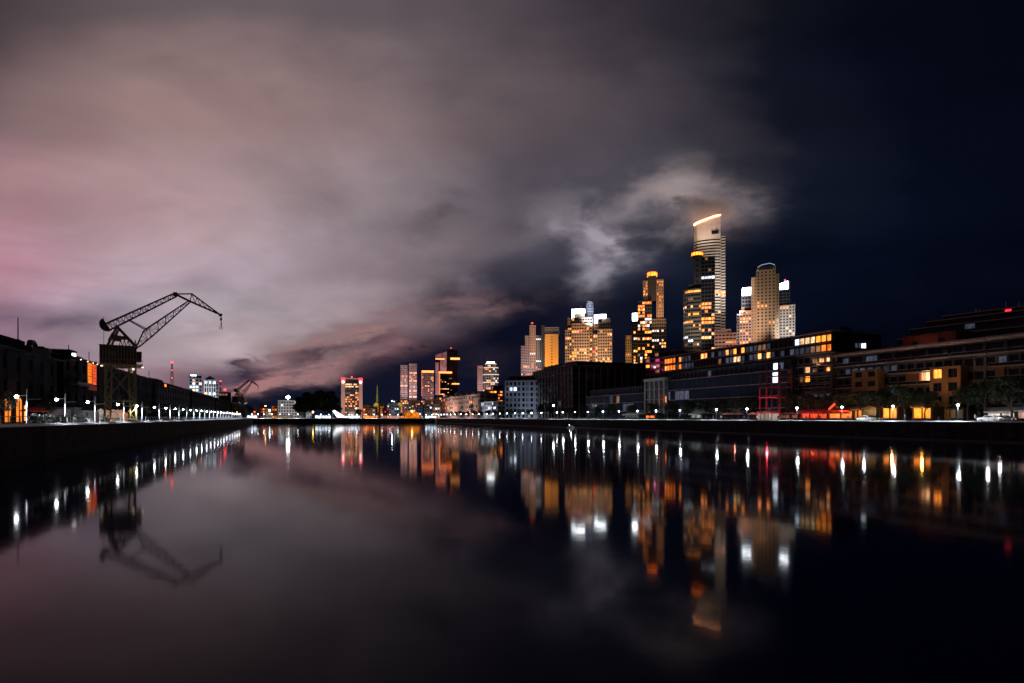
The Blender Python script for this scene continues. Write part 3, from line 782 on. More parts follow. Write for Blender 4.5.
# ================================================================== towers beyond the far end of the dock
def far_towers():
    d = 1500
    for (x0, x1, yt, side) in ((400.6, 407.4, 364.5, 'left'), (409, 416.8, 363, 'right')):
        c = (x0+x1)/2
        b = Bld.facing('residential_tower', side + ' one of two slender far towers with lilac lit fronts', 'tower block', c, d, group='slender far twin towers', cap=90, seed=int(x0),
           lit=[(400,417,362,402,.40,[W_DIM,W_DIMB,W_WARM,W_DIM,W_PALE]), ])
        X, Z = b.X, b.Z
        b.vol(rect(X(x0), X(c-.3), 0, 20), 0, Z(yt+1), conc_rose, fh=5.2, bay=4.6, ww=.62, wh=.6, rec=.5, edges=(0,))
        b.vol(rect(X(c+.3), X(x1), 0, 20), 0, Z(yt+1), conc_rose, fh=5.2, bay=4.6, ww=.62, wh=.6, rec=.5, edges=(0,))
        b.box(rect(X(c-.3)-.1, X(c+.3)+.1, 2, 18), 0, Z(yt), conc_dark)
        b.flood(X(c), -80, Z(405), X(c), 0, Z(380), (1.0,0.75,0.80), 260000, 70)
        b.finish()
    b = Bld.facing('residential_tower', 'far tower framed by a thin orange line of light along its roof', 'tower block', 428, 1400, cap=90, seed=41,
       lit=[(421,434,373,400,.35,[W_DIM,W_DIMB,W_PALE,W_WARM])])
    X, Z = b.X, b.Z
    b.vol(rect(X(422), X(433.6), 0, 24), 0, Z(373), conc_rose, fh=4.2, bay=3.6, ww=.6, wh=.5, edges=(0,))
    g = MB(); g.box(X(421.8), X(433.8), -1, 22, Z(372.4), Z(370.6), glow('orange roof line', (1.0, .20, .05), 4.0)); b.part('roof_light', g)
    g = MB(); g.box(X(421.4), X(422.4), -1.2, -.2, Z(396), Z(372.6), glow('orange edge line', (1.0, .25, .12), 0.55)); b.part('edge_light', g)
    b.flood(X(428), -80, Z(405), X(428), 0, Z(385), (1.0,0.6,0.62), 150000, 70)
    b.finish()
    b = Bld.facing('office_tower', 'far tower with slanting roof, pink lit edges and an orange inner frame', 'office tower', 441, 1300, cap=90, seed=42,
       lit=[(441,449,380,396,.4,[W_PALE,W_DIMB,W_WARM])])
    X, Z = b.X, b.Z
    pk = glow('pink facade light', (1.0, .38, .42), 0.34, .5, .08)
    b.box([(X(435.4),0),(X(446.8),0),(X(446.8),26),(X(435.4),26)], 0, Z(358), conc_dark)
    g = MB(); g.prism([(X(435.4),-.6),(X(446.8),-.6),(X(446.8),26),(X(435.4),26)], Z(357.9), [Z(355), Z(351.5), Z(351.5), Z(355)], pk); b.part('lit_crown', g)
    g = MB(); g.box(X(440), X(446.5), -.8, -.1, Z(371.5), Z(358.2), pk); g.box(X(435.4), X(438.6), -.8, -.1, Z(395), Z(362.5), pk); b.part('lit_panel', g)
    g = MB(); g.box(X(435.6), X(444.5), -.95, -.85, Z(359.6), Z(358.4), MATS['orange roof line'])
    g.box(X(438.8), X(452), -2, 6, Z(373.2), Z(371.6), MATS['orange roof line']); g.box(X(438.8), X(440), -2, -1, Z(395), Z(373.3), glow('orange frame line', (1,.30,.10), 1.0)); b.part('roof_light', g)
    b.vol(rect(X(440.3), X(449), -.5, 20), 0, Z(374), conc_dark, fh=4.0, bay=3.4, ww=.7, wh=.5, edges=(0,))
    antenna(b, X(440), 8, Z(353), 6)
    b.finish()
    b = Bld.facing('office_tower', 'black far tower with two short yellow light bars on its right side', 'office tower', 453, 1320, cap=60, seed=43,
       lit=[(447,460,376,397,.05,[W_DIM])])
    X, Z = b.X, b.Z
    b.vol(rect(X(447), X(457.4), 4, 30), 0, Z(350.5), conc_dark, fh=4.4, bay=4, ww=.7, wh=.5, edges=(0,))
    b.box(rect(X(449), X(453), 8, 20), Z(350.5)+1.1, Z(348.8), conc_dark)
    g = MB(); ye = glow('yellow light bar', (1, .36, .10), 2.6)
    g.box(X(450.5), X(459.8), 2.6, 3.8, Z(359.5), Z(357.6), ye); g.box(X(452), X(459.3), 2.6, 3.8, Z(384.3), Z(383.2), ye); b.part('light_bar', g)
    beacon(b, X(451), 12, Z(347.6), 1.1, RED_L)
    b.finish()
    b = Bld.facing('office_tower', 'rounded tower with tiers of white and yellow lit ledges behind the white row', 'office tower', 488, 1050, cap=100, seed=44,
       lit=[(483,499,364,394,.32,[W_PALE,W_AMBER,W_WHITE,W_DIM]),(476,483,365,400,.18,[W_DIM,W_ORNG])])
    X, Z = b.X, b.Z
    b.vol(rect(X(477.4), X(482.8), 2, 26), 0, Z(366), conc_rose, fh=4, bay=3.2, ww=.4, wh=.4, edges=(0,))
    tiers = ((483,498,383,0),(483.4,498.6,375,2),(484,498,368,4),(485.5,496,364,6))
    z0 = 0
    for (x0, x1, yt, dep) in tiers:
        a, c_ = X(x0), X(x1); q = (c_-a)
        pl = [(a, dep+3), (a+q*.2, dep+.8), (a+q*.5, dep), (a+q*.8, dep+.8), (c_, dep+3), (c_, 28), (a, 28)]
        b.vol(pl, z0, Z(yt), conc_grey, fh=4, bay=3.6, ww=.7, wh=.6, edges=(0,1,2,3), parapet=.6)
        g = MB(); g.prism(inset(pl, -.5), Z(yt)+.62, Z(yt)+1.9, glow('ledge light', (1, .90, .66), 1.0)); b.part('ledge_light', g)
        z0 = Z(yt) + 1.95
    g = MB(); g.box(X(487), X(494.5), 8, 16, z0, z0 + 2.6, CROWN_W); b.part('lit_attic', g)
    antenna(b, X(488), 12, z0, 9)
    b.flood(X(480), -60, Z(400), X(484), 0, Z(380), (1.0,0.62,0.55), 200000, 60)
    b.finish()
    b = Bld.facing('terrace_building', 'low building with orange lit terraces left of the grey gridded block', 'building', 495, 620, cap=90, seed=45,
       lit=[(492,504,388,402,.9,[W_AMBER,W_WARM,W_ORNG]),(484,492,388,402,.15,[W_AMBER])])
    X, Z = b.X, b.Z
    b.vol(rect(X(484.5), X(502.8), 0, 24), 0, Z(390.5), conc_dark, fh=3.3, bay=3.2, ww=.8, wh=.55, edges=(0,))
    b.vol(rect(X(493), X(502.8), 4, 24), Z(390.5)+1.1, Z(386), conc_dark, fh=3.3, bay=3.2, ww=.8, wh=.55, edges=(0,))
    b.finish()
    # the boxy tower with red corners
    d = 1250
    b = Bld.facing('office_tower', 'boxy portal-shaped tower with red corner lights, lit windows and pinkish side piers', 'office tower', 352, d, cap=100, seed=46,
       lit=[(345.5,359,384,388,.85,[W_PALE]),(345.5,359,388,396,.4,[W_DIM,W_DIMB,W_WARM]),(345.5,359,396,402,.7,[W_WARM,W_ORNG,W_DIM]),(345.5,359,402,413,.4,[W_DIM,W_DIMB,W_WARM,W_ORNG])])
    X, Z = b.X, b.Z
    b.box(rect(X(341.2), X(345), -1, 26), 0, Z(378), conc_rose); b.box(rect(X(359), X(362.6), -1, 26), 0, Z(378), conc_rose)
    b.vol(rect(X(345.2), X(358.8), 1, 26), 0, Z(383.4), conc_dark, fh=4.6, bay=3.5, ww=.85, wh=.6, edges=(0,))
    b.box(rect(X(345.1), X(358.9), 1, 26), Z(379.0), Z(378), conc_rose)
    g = MB(); rl = glow('red corner glow', (1.0, .04, .06), 2.0); wl = glow('corner lamp', (1.0, .62, .58), 10.0)
    g.box(X(341.0), X(345.2), -1.4, 27, Z(381), Z(377.8), rl); g.box(X(358.8), X(362.8), -1.4, 27, Z(381), Z(377.8), rl)
    g.ball((X(343.3), -2.2, Z(382)), 2.4, wl); g.ball((X(360.6), -2.2, Z(382)), 2.4, wl); b.part('corner_light', g)
    beacon(b, X(351.8), 2, Z(377), 1.8)
    b.flood(X(352), -120, Z(415), X(352), 0, Z(395), (1.0,0.62,0.50), 560000, 60)
    b.finish()
    # spire
    s_ = Bld.facing('spire_tower', 'slender yellow-green lit spire between the portal tower and the slender pair', 'spire', 377.2, 1100, cap=40)
    X, Z = s_.X, s_.Z
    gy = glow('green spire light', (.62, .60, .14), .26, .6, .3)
    s_.box(rect(X(375.6), X(378.8), -1.5, 3.5), 0, Z(402), conc_pale)
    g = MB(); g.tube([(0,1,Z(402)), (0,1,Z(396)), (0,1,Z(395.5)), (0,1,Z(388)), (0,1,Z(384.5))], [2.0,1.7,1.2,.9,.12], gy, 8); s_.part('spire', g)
    s_.finish()
    for (px, py, dd, lab) in ((376.5, 405, 1000, 'small yellow-lit dome beneath the green spire'), (399.8, 405, 1000, 'small yellow-lit dome left of the orange tent')):
        b = Bld.facing('domed_pavilion', lab, 'pavilion', px, dd, cap=30, lit=[(0,1024,0,683,.4,[W_WARM,W_ORNG])])
        X, Z = b.X, b.Z
        b.vol(rect(X(px-3), X(px+3), 0, 12), 0, Z(407), conc_pale, fh=4.5, bay=3, ww=.6, wh=.6, edges=(0,))
        g = MB(); g.tube([(0,6,Z(407)+1), (0,6,Z(406)+1), (0,6,Z(404.5)+1), (0,6,Z(403.4)+1), (0,6,Z(403)+1)], [5.6,5.4,4.2,2.0,.2], glow('dome light', (.75,.55,.05), .5), 14); b.part('dome', g)
        b.finish()
far_towers()

# ================================================================== long buildings on the right bank
def right_building(name, label, cat, px_far, px_near, t, **kw):
    """origin at the far end of the dock-side front; local x runs toward the camera, y away from the water"""
    s1, s0 = s_at(px_far, t), s_at(px_near, t)
    b = Bld(name, label, cat, dock(s1, t, GZ), ROT_RIGHT, **kw)
    b.L = s1 - s0; b.s1 = s1; b.t = t
    return b
def lx(b, px): return b.s1 - s_at(px, b.t)               # local x of a picture column on the front

def near_apartments():
    b = right_building('apartment_building', 'long dark balcony block with brown slab edges and two orange brick bays', 'apartment building', 815, 1130, 165, cap=100, seed=51,
      lit=[(920,934,370,381,1,[W_PALE]),(908,919,372,382,1,[glow('orange blind light',(1.0,.25,.05),.38)]),
           (800,1100,330,398,.34,[W_DIMB,W_DIMB,W_DIMB,W_DIM,glow('barely lit window',(.5,.6,.9),.05,.5,.5)])])
    H, L = 20.4, b.L
    frame = steel_d
    b.vol(rect(0, L, 0.9, 26), 0, H-3.2, conc_mid, fh=3.45, bay=2.5, ww=.78, wh=.60, sill=.16, rec=.5, edges=(0,), frame=frame, nm=2, parapet=.5)
    b.vol(rect(6, L, 2.6, 24), H-2.7, H+.2, conc_mid, fh=3.0, bay=4.6, ww=.8, wh=.70, sill=.12, rec=.4, edges=(0,), frame=frame, nm=3, parapet=.3)
    # balcony slabs, one each storey and bay group, with a rail
    for f in range(1, 7):
        z = 3.42*f - .15
        segs = 9
        for i in range(segs):
            x0, x1 = L*i/segs + .15, L*(i+1)/segs - .15
            if f in (2, 3, 4) and i % 3 == 2: continue
            g = MB(); dep = 1.5 if f < 6 else 2.0
            g.box(x0, x1, -dep, .85, z, z + (.26 if f < 6 else .55), slab_b)
            if f < 6:
                g.box(x0, x1, -dep, -dep+.05, z+1.05, z+1.12, steel_w)
                for j in range(7): g.box(x0+.05+(x1-x0-.15)*j/6, x0+.10+(x1-x0-.15)*j/6, -dep+.005, -dep+.045, z+.27, z+1.04, steel_d)
                g.box(x0+.1, x1-.1, -dep+.01, -dep+.03, z+.35, z+.98, glass_d)
            b.part('balcony', g)
    g = MB(); g.box(-.4, L, -.9, 3.2, H+.55, H+1.0, slab_b); g.box(3, L, 4, 12, H+1.02, H+1.2, slate); b.part('roof', g)
    # projecting brick bays with square windows
    for (pa, pb, top, bot) in ((857, 883, 371, 398), (935, 966, 368, 421)):
        x0, x1 = lx(b, pa), lx(b, pb)
        d = d_at(pa, 165); z1 = ZP(top, d) - GZ; z0 = max(0.0, ZP(bot, d_at(pb, 165)) - GZ)
        g = MB(); n = 2; w = (x1-x0)/n
        fh = 3.45; nf = max(1, int(round((z1-z0)/fh))); fh = (z1-z0)/nf
        y0, y1 = -2.2, -1.62
        for c in range(n+1):
            xx = x0 + c*w
            g.box(xx-w*.22 if c else xx, xx+w*.22 if c < n else xx, y0, y1, z0, z1, brick_o)
        for f in range(nf+1):
            zz = z0 + f*fh
            for c in range(n): g.box(x0+c*w+w*.22+(.0 if c else -w*.22)+.001, x0+(c+1)*w-(w*.22 if c < n-1 else 0)-.001, y0+.03, y1, zz-(.65 if f else 0), zz+(.65 if f < nf else 0), brick_o)
        g.box(x0, x0+.3, y1, .8, z0, z1, brick_o); g.box(x1-.3, x1, y1, .8, z0, z1, brick_o)
        g.box(x0+.3, x1-.3, y1, .8, z1-.3, z1, brick_o)
        b.part('brick_bay', g)
        for f in range(nf):
            for c in range(n):
                a_, b_ = x0+c*w+(w*.22 if c else w*.22), x0+(c+1)*w-w*.22
                hot = pa == 935 and c == 0 and f == nf-1
                wd = MB(); wd.box(a_, b_, y1-.2, y1-.1, z0+f*fh+(.66 if f else .02), z0+(f+1)*fh-.66, W_AMBER if hot else glass_d)
                wd.box((a_+b_)/2-.05, (a_+b_)/2+.05, y1-.26, y1-.205, z0+f*fh+(.66 if f else .02), z0+(f+1)*fh-.66, steel_d); b.part('window', wd)
    # dim brick recess panels between balconies
    for (pa, pb, top, bot) in ((905, 918, 374, 383), (995, 1003, 367, 385), (828, 835, 384, 396), (832, 839, 371, 378)):
        x0, x1 = lx(b, pa), lx(b, pb); d = d_at(pa, 165)
        g = MB(); g.box(x0, x1, .55, .85, ZP(bot, d)-GZ, ZP(top, d)-GZ, brick_o); b.part('brick_panel', g)
    for (pa, pb, top, bot, m) in ((920.3,924.6,370.5,380.5,W_PALE),(925,929,370.5,380.5,W_PALE),(929.4,934,370.5,380.5,W_PALE),(908.5,913.5,373,381.5,MATS['orange blind light']),(914,919,373,381.5,MATS['orange blind light'])):
        d = d_at(pa, 165); g = MB(); g.box(lx(b, pa), lx(b, pb), .60, .84, ZP(bot, d)-GZ, ZP(top, d)-GZ, m); b.part('window', g)
    # ground floor piers
    for i in range(22):
        g = MB(); g.box(2+i*L/22, 2.8+i*L/22, -1.5, -.7, 0, 3.3, slab_b); b.part('arcade_pier', g)
    # street light thrown back from the quay onto the brick
    b.flood(lx(b, 945), -13, 1.2, lx(b, 948), -2, 10, (1.0,.66,.42), 800, 80, .4)
    b.flood(lx(b, 868), -13, 1.2, lx(b, 869), -2, 12, (1.0,.66,.42), 700, 70, .4)
    b.finish()
    # red-brown penthouse
    b = right_building('penthouse', 'low dull red rooftop house set back on the long balcony block', 'rooftop house', 903, 956, 172, cap=40, seed=52)
    b.o.location.z = 25.9; b.loc.z = 25.9
    red = surf('dull red render', (0.30, 0.075, 0.045), 0.8, 0.2, 0.2)
    b.vol(rect(0, b.L, 0, 10), 0, 3.0, red, fh=2.9, bay=7, ww=.22, wh=.4, sill=.1, edges=(0,), parapet=.2)
    b.flood(b.L*.5, -6, -.2, b.L*.5, 0, 1.8, (1,.5,.35), 110, 110, .3)
    b.finish()
near_apartments()

def terraced_hotel():
    """dark stepped block high behind the balcony block, at the right edge"""
    b = Bld.facing('office_building', 'very dark stepped block with thin grey ledges behind the balcony block at the right edge', 'office building', 980, 262, turn=-18, cap=100, seed=55,
       lit=[(960,980,322,334,.10,[W_DIMB])])
    X, Z = b.X, b.Z
    for (x0, x1, yt, dep, h) in ((884, 1100, 331, 0, 0), (896, 1100, 321, 3, 0), (914, 1100, 314, 6, 0), (930, 1100, 309, 9, 0)):
        b.vol(rect(X(x0), X(x1), dep, 30), (0 if dep == 0 else Z(yt+8)), Z(yt), conc_dark, fh=3.6, bay=4.5, ww=.9, wh=.6, sill=.3, rec=.6, edges=(0,) if dep < 7 else (), parapet=.25)
        g = MB(); g.box(X(x0)-.3, X(x1), dep-.8, dep-.3, Z(yt)-.15, Z(yt)+.35, slab_b); b.part('ledge', g)
    for px, py in ((963, 303), (967, 304), (975, 306), (995, 300), (1008, 303), (1017, 305)):
        g = MB(); g.bar((X(px), 14, Z(309)), (X(px), 14, Z(py)), .35, steel_w); b.part('antenna', g)
    g = MB(); g.box(X(998.5), X(1004.5), 8.4, 8.8, Z(312.5), Z(310), glow('red rooftop sign', (1.0,.03,.06), 1.6)); g.bar((X(1001.5), 8.9, Z(316)), (X(1001.5), 8.9, Z(310)), .3, steel_d); b.part('lit_sign', g)
    b.finish()
terraced_hotel()

def stepped_office():
    """long office slab with three lit storeys on top, blank dark end wall"""
    pale_big = glow('bright room light', (1.0, .62, .32), 1.6, .7, .6)
    b = right_building('office_building', 'long office slab with amber lit rooms in its top storeys and a blank end wall', 'office building', 664, 832, 172, cap=100, seed=61,
      lit=[(795,808,335,346,1,[pale_big]),(811,832,331,344,1,[W_AMBER,pale_big]),(811,832,342,351,.9,[W_ORNG,W_DIM]),
           (664,681,353,361,.9,[W_PALE,W_AMBER,W_ORNG]),(664,675,358,371,.8,[W_WARM,W_ORNG]),(738,744,340,349,.4,[W_PALE]),
           (700,722,344,352,.35,[W_WHITE,W_DIMB,W_PALE]),(690,720,356,366,.22,[W_PALE,W_DIMB,W_WARM]),(724,736,351,359,.8,[W_WARM,W_AMBER,W_PALE]),(733,743,356,364,.9,[pale_big]),(754,762,350,357,.7,[W_WARM]),
           (754,763,357,366,.9,[pale_big,W_WARM]),(664,832,330,372,.72,[W_DIMB,W_DIMB,W_DIMB,W_DIMB,W_WHITE,glow('barely lit window',(.5,.6,.9),.05,.5,.5),MATS['barely lit window'],W_DIM])])
    L = b.L
    d = d_at(831, 172); H = ZP(330.5, d) - GZ
    b.vol(rect(0, L, 0, 24), H-10.6, H-.6, conc_mid, fh=3.3, bay=2.2, ww=.90, wh=.68, sill=.16, rec=.35, edges=(0,), frame=steel_d, nm=1, parapet=.3)
    b.vol(rect(0, L, 1.5, 22), 0, H-10.7, conc_dark, fh=3.5, bay=6, ww=.8, wh=.5, rec=.3, edges=(0,), parapet=.02, base=0)
    g = MB(); g.box(-.3, L+.3, -.9, 24.3, H-.28, H+.05, slab_b)
    for i in range(1, 4): g.box(-.2, L+.05, -.8, -.02, H-.6-3.33*i-.10, H-.6-3.33*i+.24, slab_b)
    b.part('roof', g)
    # blank end wall toward the camera, one lit strip window on it
    g = MB(); g.box(L+.06, L+.5, .2, 23.8, 0, H-.35, conc_dark); b.part('end_wall', g)
    for i, y in enumerate((10.5, 12.2, 13.5, 14.6)):
        g = MB(); g.box(L+.5, L+.56, y, y+1.0, H-5.4, H-3.9 + .15*(i % 2), W_DIMB if i < 2 else W_WHITE); b.part('window', g)
    # rooftop plant
    for (pa, h, m) in ((786, 1.6, conc_dark), (806, 2.2, conc_dark)):
        x = lx(b, pa); g = MB(); g.box(x, x+7, 8, 14, H+.06, H+h, m); b.part('roof_plant', g)
    b.finish()
stepped_office()

def stair_block():
    """narrow block between the two long ones: amber lit recessed balconies"""
    b = right_building('apartment_building', 'narrow block with amber glowing recesses between the office slab and the balcony block', 'apartment building', 797, 832, 163, cap=80, seed=65,
      lit=[(797,800,330,400,0,[W_WARM]),(806,811,366,389,.95,[W_PALE,W_AMBER]),(815,823,353,364,1,[W_PALE]),(823,832,353,362,.9,[W_PALE,W_AMBER]),
           (814,824,364,378,.9,[W_AMBER]),(816,822,378,389,.9,[W_AMBER]),(824,832,362,372,.25,[W_WARM]),(797,832,391,400,.7,[W_DIMB]),(797,832,352,398,.12,[W_DIM])])
    L = b.L; H = ZP(353.5, d_at(832, 163)) - GZ
    b.vol(rect(0, L, 0, 14), 0, H, conc_mid, fh=3.3, bay=2.5, ww=.82, wh=.66, sill=.2, rec=.7, edges=(0,), frame=steel_d, nm=2, parapet=.3)
    for f in range(1, 6):
        z = f*H/6; g = MB(); g.box(.1, L-.1, -1.3, -.02, z-.12, z+.1, slab_b); g.box(.1, L-.1, -1.3, -1.25, z+.95, z+1.02, steel_w)
        for j in range(9): g.box(.2+(L-.5)*j/8, .26+(L-.5)*j/8, -1.295, -1.255, z+.11, z+.94, steel_d)
        b.part('balcony', g)
    g = MB(); g.box(-.2, L+.2, -1.2, 14.2, H+.32, H+.6, slab_b); b.part('roof', g)
    b.flood(L*.62, -1.0, H*.84, L*.62, 1, H*.86, (1,.62,.2), 160, 150, .2)
    b.finish()
stair_block()

def glass_offices():
    for (nm, lab, pa, pb, top_px, top, t, seed, litb) in (
        ('office_building', 'blue glass office block with rose floor lines, left of the white framed house', 586, 645, 586, 390, 158, 71,
            [(614,622,396,404,.35,[W_DIM]),(586,645,385,410,.05,[W_DIMB])]),
        ('office_building', 'long blue glass office block with thin rose floor lines behind the red steel frame', 666, 787, 761, 362, 158, 72,
            [(676,684,386,391,.8,[W_WARM]),(662,668,386,395,.8,[W_ORNG]),(667,690,392,402,.4,[W_DIMB]),(771,782,365,379,.9,[W_WHITE]),(760,787,362,366,.8,[W_DIMB]),(660,790,360,375,.12,[W_DIMB])])):
        b = right_building(nm, lab, 'office building', pa, pb, t, cap=100, seed=seed, lit=litb)
        L = b.L; H = ZP(top, d_at(top_px, t)) - GZ
        if seed == 71: H -= .4
        b.vol(rect(0, L, 0, 20), 0, H-3.6, glass_b, fh=4.3, bay=3.2, ww=.96, wh=.84, sill=.04, rec=.12, edges=(0,), dark=glass_b, piers=True, parapet=.1, pier_m=steel_d)
        b.vol(rect(.8, L-.8, 2.4, 19), H-3.4, H, conc_dark, fh=3.3, bay=2.6, ww=.8, wh=.66, sill=.14, rec=.3, edges=(0,), dark=glass_b, parapet=.2)
        n = int(round((H-3.6)/4.3))
        g = MB()
        for f in range(1, n+1):
            z = f*(H-3.6)/n; g.box(-.2, L+.2, -.42, -.13, z-.10, z+.12, surf('rose metal strip', (0.60,0.36,0.34), .5, .15, .3))
        g.box(-.3, L+.3, 1.7, 19.5, H+.22, H+.42, slate)
        b.part('floor_line', g)
        b.finish()
    # white framed house between them
    b = right_building('town_house', 'white framed gallery house with pale columns between the two blue glass blocks', 'town house', 645, 665, 156, cap=60, seed=73,
      lit=[(645,650,384,388,.9,[W_WHITE]),(645,665,384,388,.4,[W_DIM]),(652,666,388,405,.45,[W_DIM,W_ORNG]),(645,652,388,405,.2,[W_AMBER])])
    L = b.L; H = ZP(379, d_at(655, 156)) - GZ
    b.vol(rect(0, L, 1.2, 16), 0, H, conc_grey, fh=4.0, bay=L/4, ww=.7, wh=.7, sill=.1, rec=.4, edges=(0,), parapet=.2)
    for i in range(5):
        g = MB(); x = .3 + (L-.6)*i/4; g.box(x-.28, x+.28, -.5, .1, 0, H-.9, white_p); b.part('column', g)
    g = MB(); g.box(-.4, L+.4, -.7, 1.1, H-.88, H+.3, white_p)
    for f in range(1, 4): g.box(0, L, -.35, 1.1, f*H/4-.12, f*H/4+.12, white_p)
    b.part('cornice', g)
    b.flood(L*.3, -6, .5, L*.4, 0, H*.7, (.82,.88,1.0), 7000, 80, .3)
    b.finish()
    # flagpole like mast in front
glass_offices()

def rear_right():
    b = Bld.facing('hotel', 'dark banded hotel with a magenta glow on its upper floor behind the white framed house', 'hotel', 661, 330, turn=-24, cap=100, seed=81,
      lit=[(646,664,357,363,.75,[glow('magenta window light',(1.0,.10,.40),.55),W_DIM]),(640,650,366,376,.25,[W_AMBER]),(640,682,352,380,.08,[W_DIM])])
    X, Z = b.X, b.Z
    b.vol(rect(X(643), X(682), 0, 26), 0, Z(358), surf('dull rose concrete', (.13,.085,.085), .8, .2, .1), fh=3.1, bay=3.3, ww=.84, wh=.5, sill=.4, rec=.6, edges=(0,1,3), parapet=.3)
    b.vol(rect(X(649), X(678), 5, 24), Z(358)+.35, Z(351), MATS['dull rose concrete'], fh=3.1, bay=3.3, ww=.8, wh=.5, sill=.4, rec=.5, edges=(0,1,3), parapet=.3)
    g = MB(); g.ball((X(655), -1.2, Z(367)), .55, glow('magenta lamp', (1.0,.25,.55), 7.0)); g.bar((X(655), -1.1, Z(367)), (X(655), 0, Z(367)), .15, steel_d); b.part('lamp', g)
    b.flood(X(655), -9, Z(368), X(657), 0, Z(361), (1,.12,.4), 1600, 100, .4)
    b.finish()
    # dark framed block seen end-on
    s0 = s_at(572, 166)
    b = Bld('office_building', 'almost black framed office block with thin pale pilasters beneath the warm twin towers', 'office building', dock(s0, 166, GZ), math.atan2(NY, NX), cap=100, seed=82,
      lit=[(607,610,375,380,.8,[W_DIMB]),(560,650,365,412,.05,[W_DIMB])])
    H = ZP(366, d_at(572, 166)) - GZ
    pil = surf('faint brown pilaster', (.38,.30,.29), .8, .2, .2)
    b.vol(rect(0, 62, 0, 60), 0, H, conc_dark, fh=4.4, bay=5.2, ww=.86, wh=.74, sill=.12, rec=.6, edges=(0,3), parapet=.6, pier_m=pil)
    b.vol(rect(6, 58, 5, 55), H+.6, H+3.6, conc_dark, fh=3.3, bay=5.2, ww=.8, wh=.6, edges=(0,3), parapet=.3)
    g = MB(); g.box(-.6, 62.6, -.6, 60.6, H+.62, H+.9, pil); b.part('roof', g)
    b.finish()
    # grey gridded white block, front toward the dock end
    b = Bld.facing('hotel', 'broad blue grey block with a regular white grid of windows beside the black framed one', 'hotel', 532, 405, turn=-6, cap=100, seed=83,
      lit=[(548,556,394,400,.7,[W_WHITE]),(505,560,380,412,.17,[W_DIMB,W_DIMB,W_WHITE]),(505,560,380,412,.02,[W_PALE])])
    X, Z = b.X, b.Z
    lg = surf('light blue grey stone', (.36,.37,.43), .75, .15, .1, streak=True)
    b.vol(rect(X(504.5), X(559), 0, 30), 0, Z(381), lg, fh=4.1, bay=3.0, ww=.62, wh=.62, sill=.22, rec=.4, edges=(0,3), parapet=.5)
    b.vol(rect(X(508), X(558), 3, 28), Z(381)+.5, Z(376), conc_dark, fh=3.3, bay=5.0, ww=.7, wh=.6, edges=(0,), parapet=.3)
    for i in range(8):
        x = X(505.5 + i*7.5); g = MB(); g.box(x-.35, x+.35, -.55, -.1, 0, Z(381)+.6, lg); b.part('pilaster', g)
    g = MB(); g.box(X(507.5), X(510), 6, 12, Z(376)+.3, Z(373.8), conc_grey); g.box(X(526), X(537), 8, 14, Z(376)+.3, Z(374.4), conc_grey); b.part('roof_plant', g)
    b.flood(X(532), -28, 1, X(532), 0, 16, (.72,.80,1.0), 9000, 120, .5)
    b.flood(X(512), -26, 1, X(512), 0, 16, (.72,.80,1.0), 4000, 110, .5)
    b.finish()
    # two and three storey rows toward the dock's far corner
    b = right_building('row_building', 'white three storey row house with dark window bands in front of the rounded far tower', 'row house', 480, 497.5, 158, cap=80, seed=84,
      lit=[(480,499,400,412,.35,[W_DIMB,W_WHITE])])
    H = ZP(402, d_at(489, 158)) - GZ
    b.vol(rect(0, b.L, 0, 14), 0, H, white_p, fh=3.6, bay=3.4, ww=.6, wh=.5, sill=.3, edges=(0,1), parapet=.4)
    b.flood(b.L*.5, -16, 1, b.L*.5, 0, 7, (.8,.86,1.0), 9000, 130, .4)
    b.finish()
    b = right_building('row_building', 'long rose brown row with many small lit windows, left of the white row house', 'row building', 441, 479.5, 162, cap=100, seed=85,
      lit=[(440,482,393,412,.40,[W_DIM,W_DIM,W_PALE,W_ORNG,W_WARM])])
    H = ZP(396, d_at(465, 162)) - GZ
    b.vol(rect(0, b.L, 0, 18), 0, H, conc_rose, fh=4.4, bay=5.4, ww=.55, wh=.5, sill=.3, edges=(0,1), parapet=.6)
    g = MB()
    for i in range(7): g.box(b.L*(i+.2)/7, b.L*(i+.7)/7, 3, 12, H+.62, H+3.2, conc_rose)
    b.part('roof_house', g)
    b.flood(b.L*.35, -22, 1, b.L*.35, 0, 12, (1,.72,.6), 42000, 130, .5); b.flood(b.L*.8, -22, 1, b.L*.8, 0, 12, (1,.72,.6), 26000, 130, .5)
    b.finish()
rear_right()

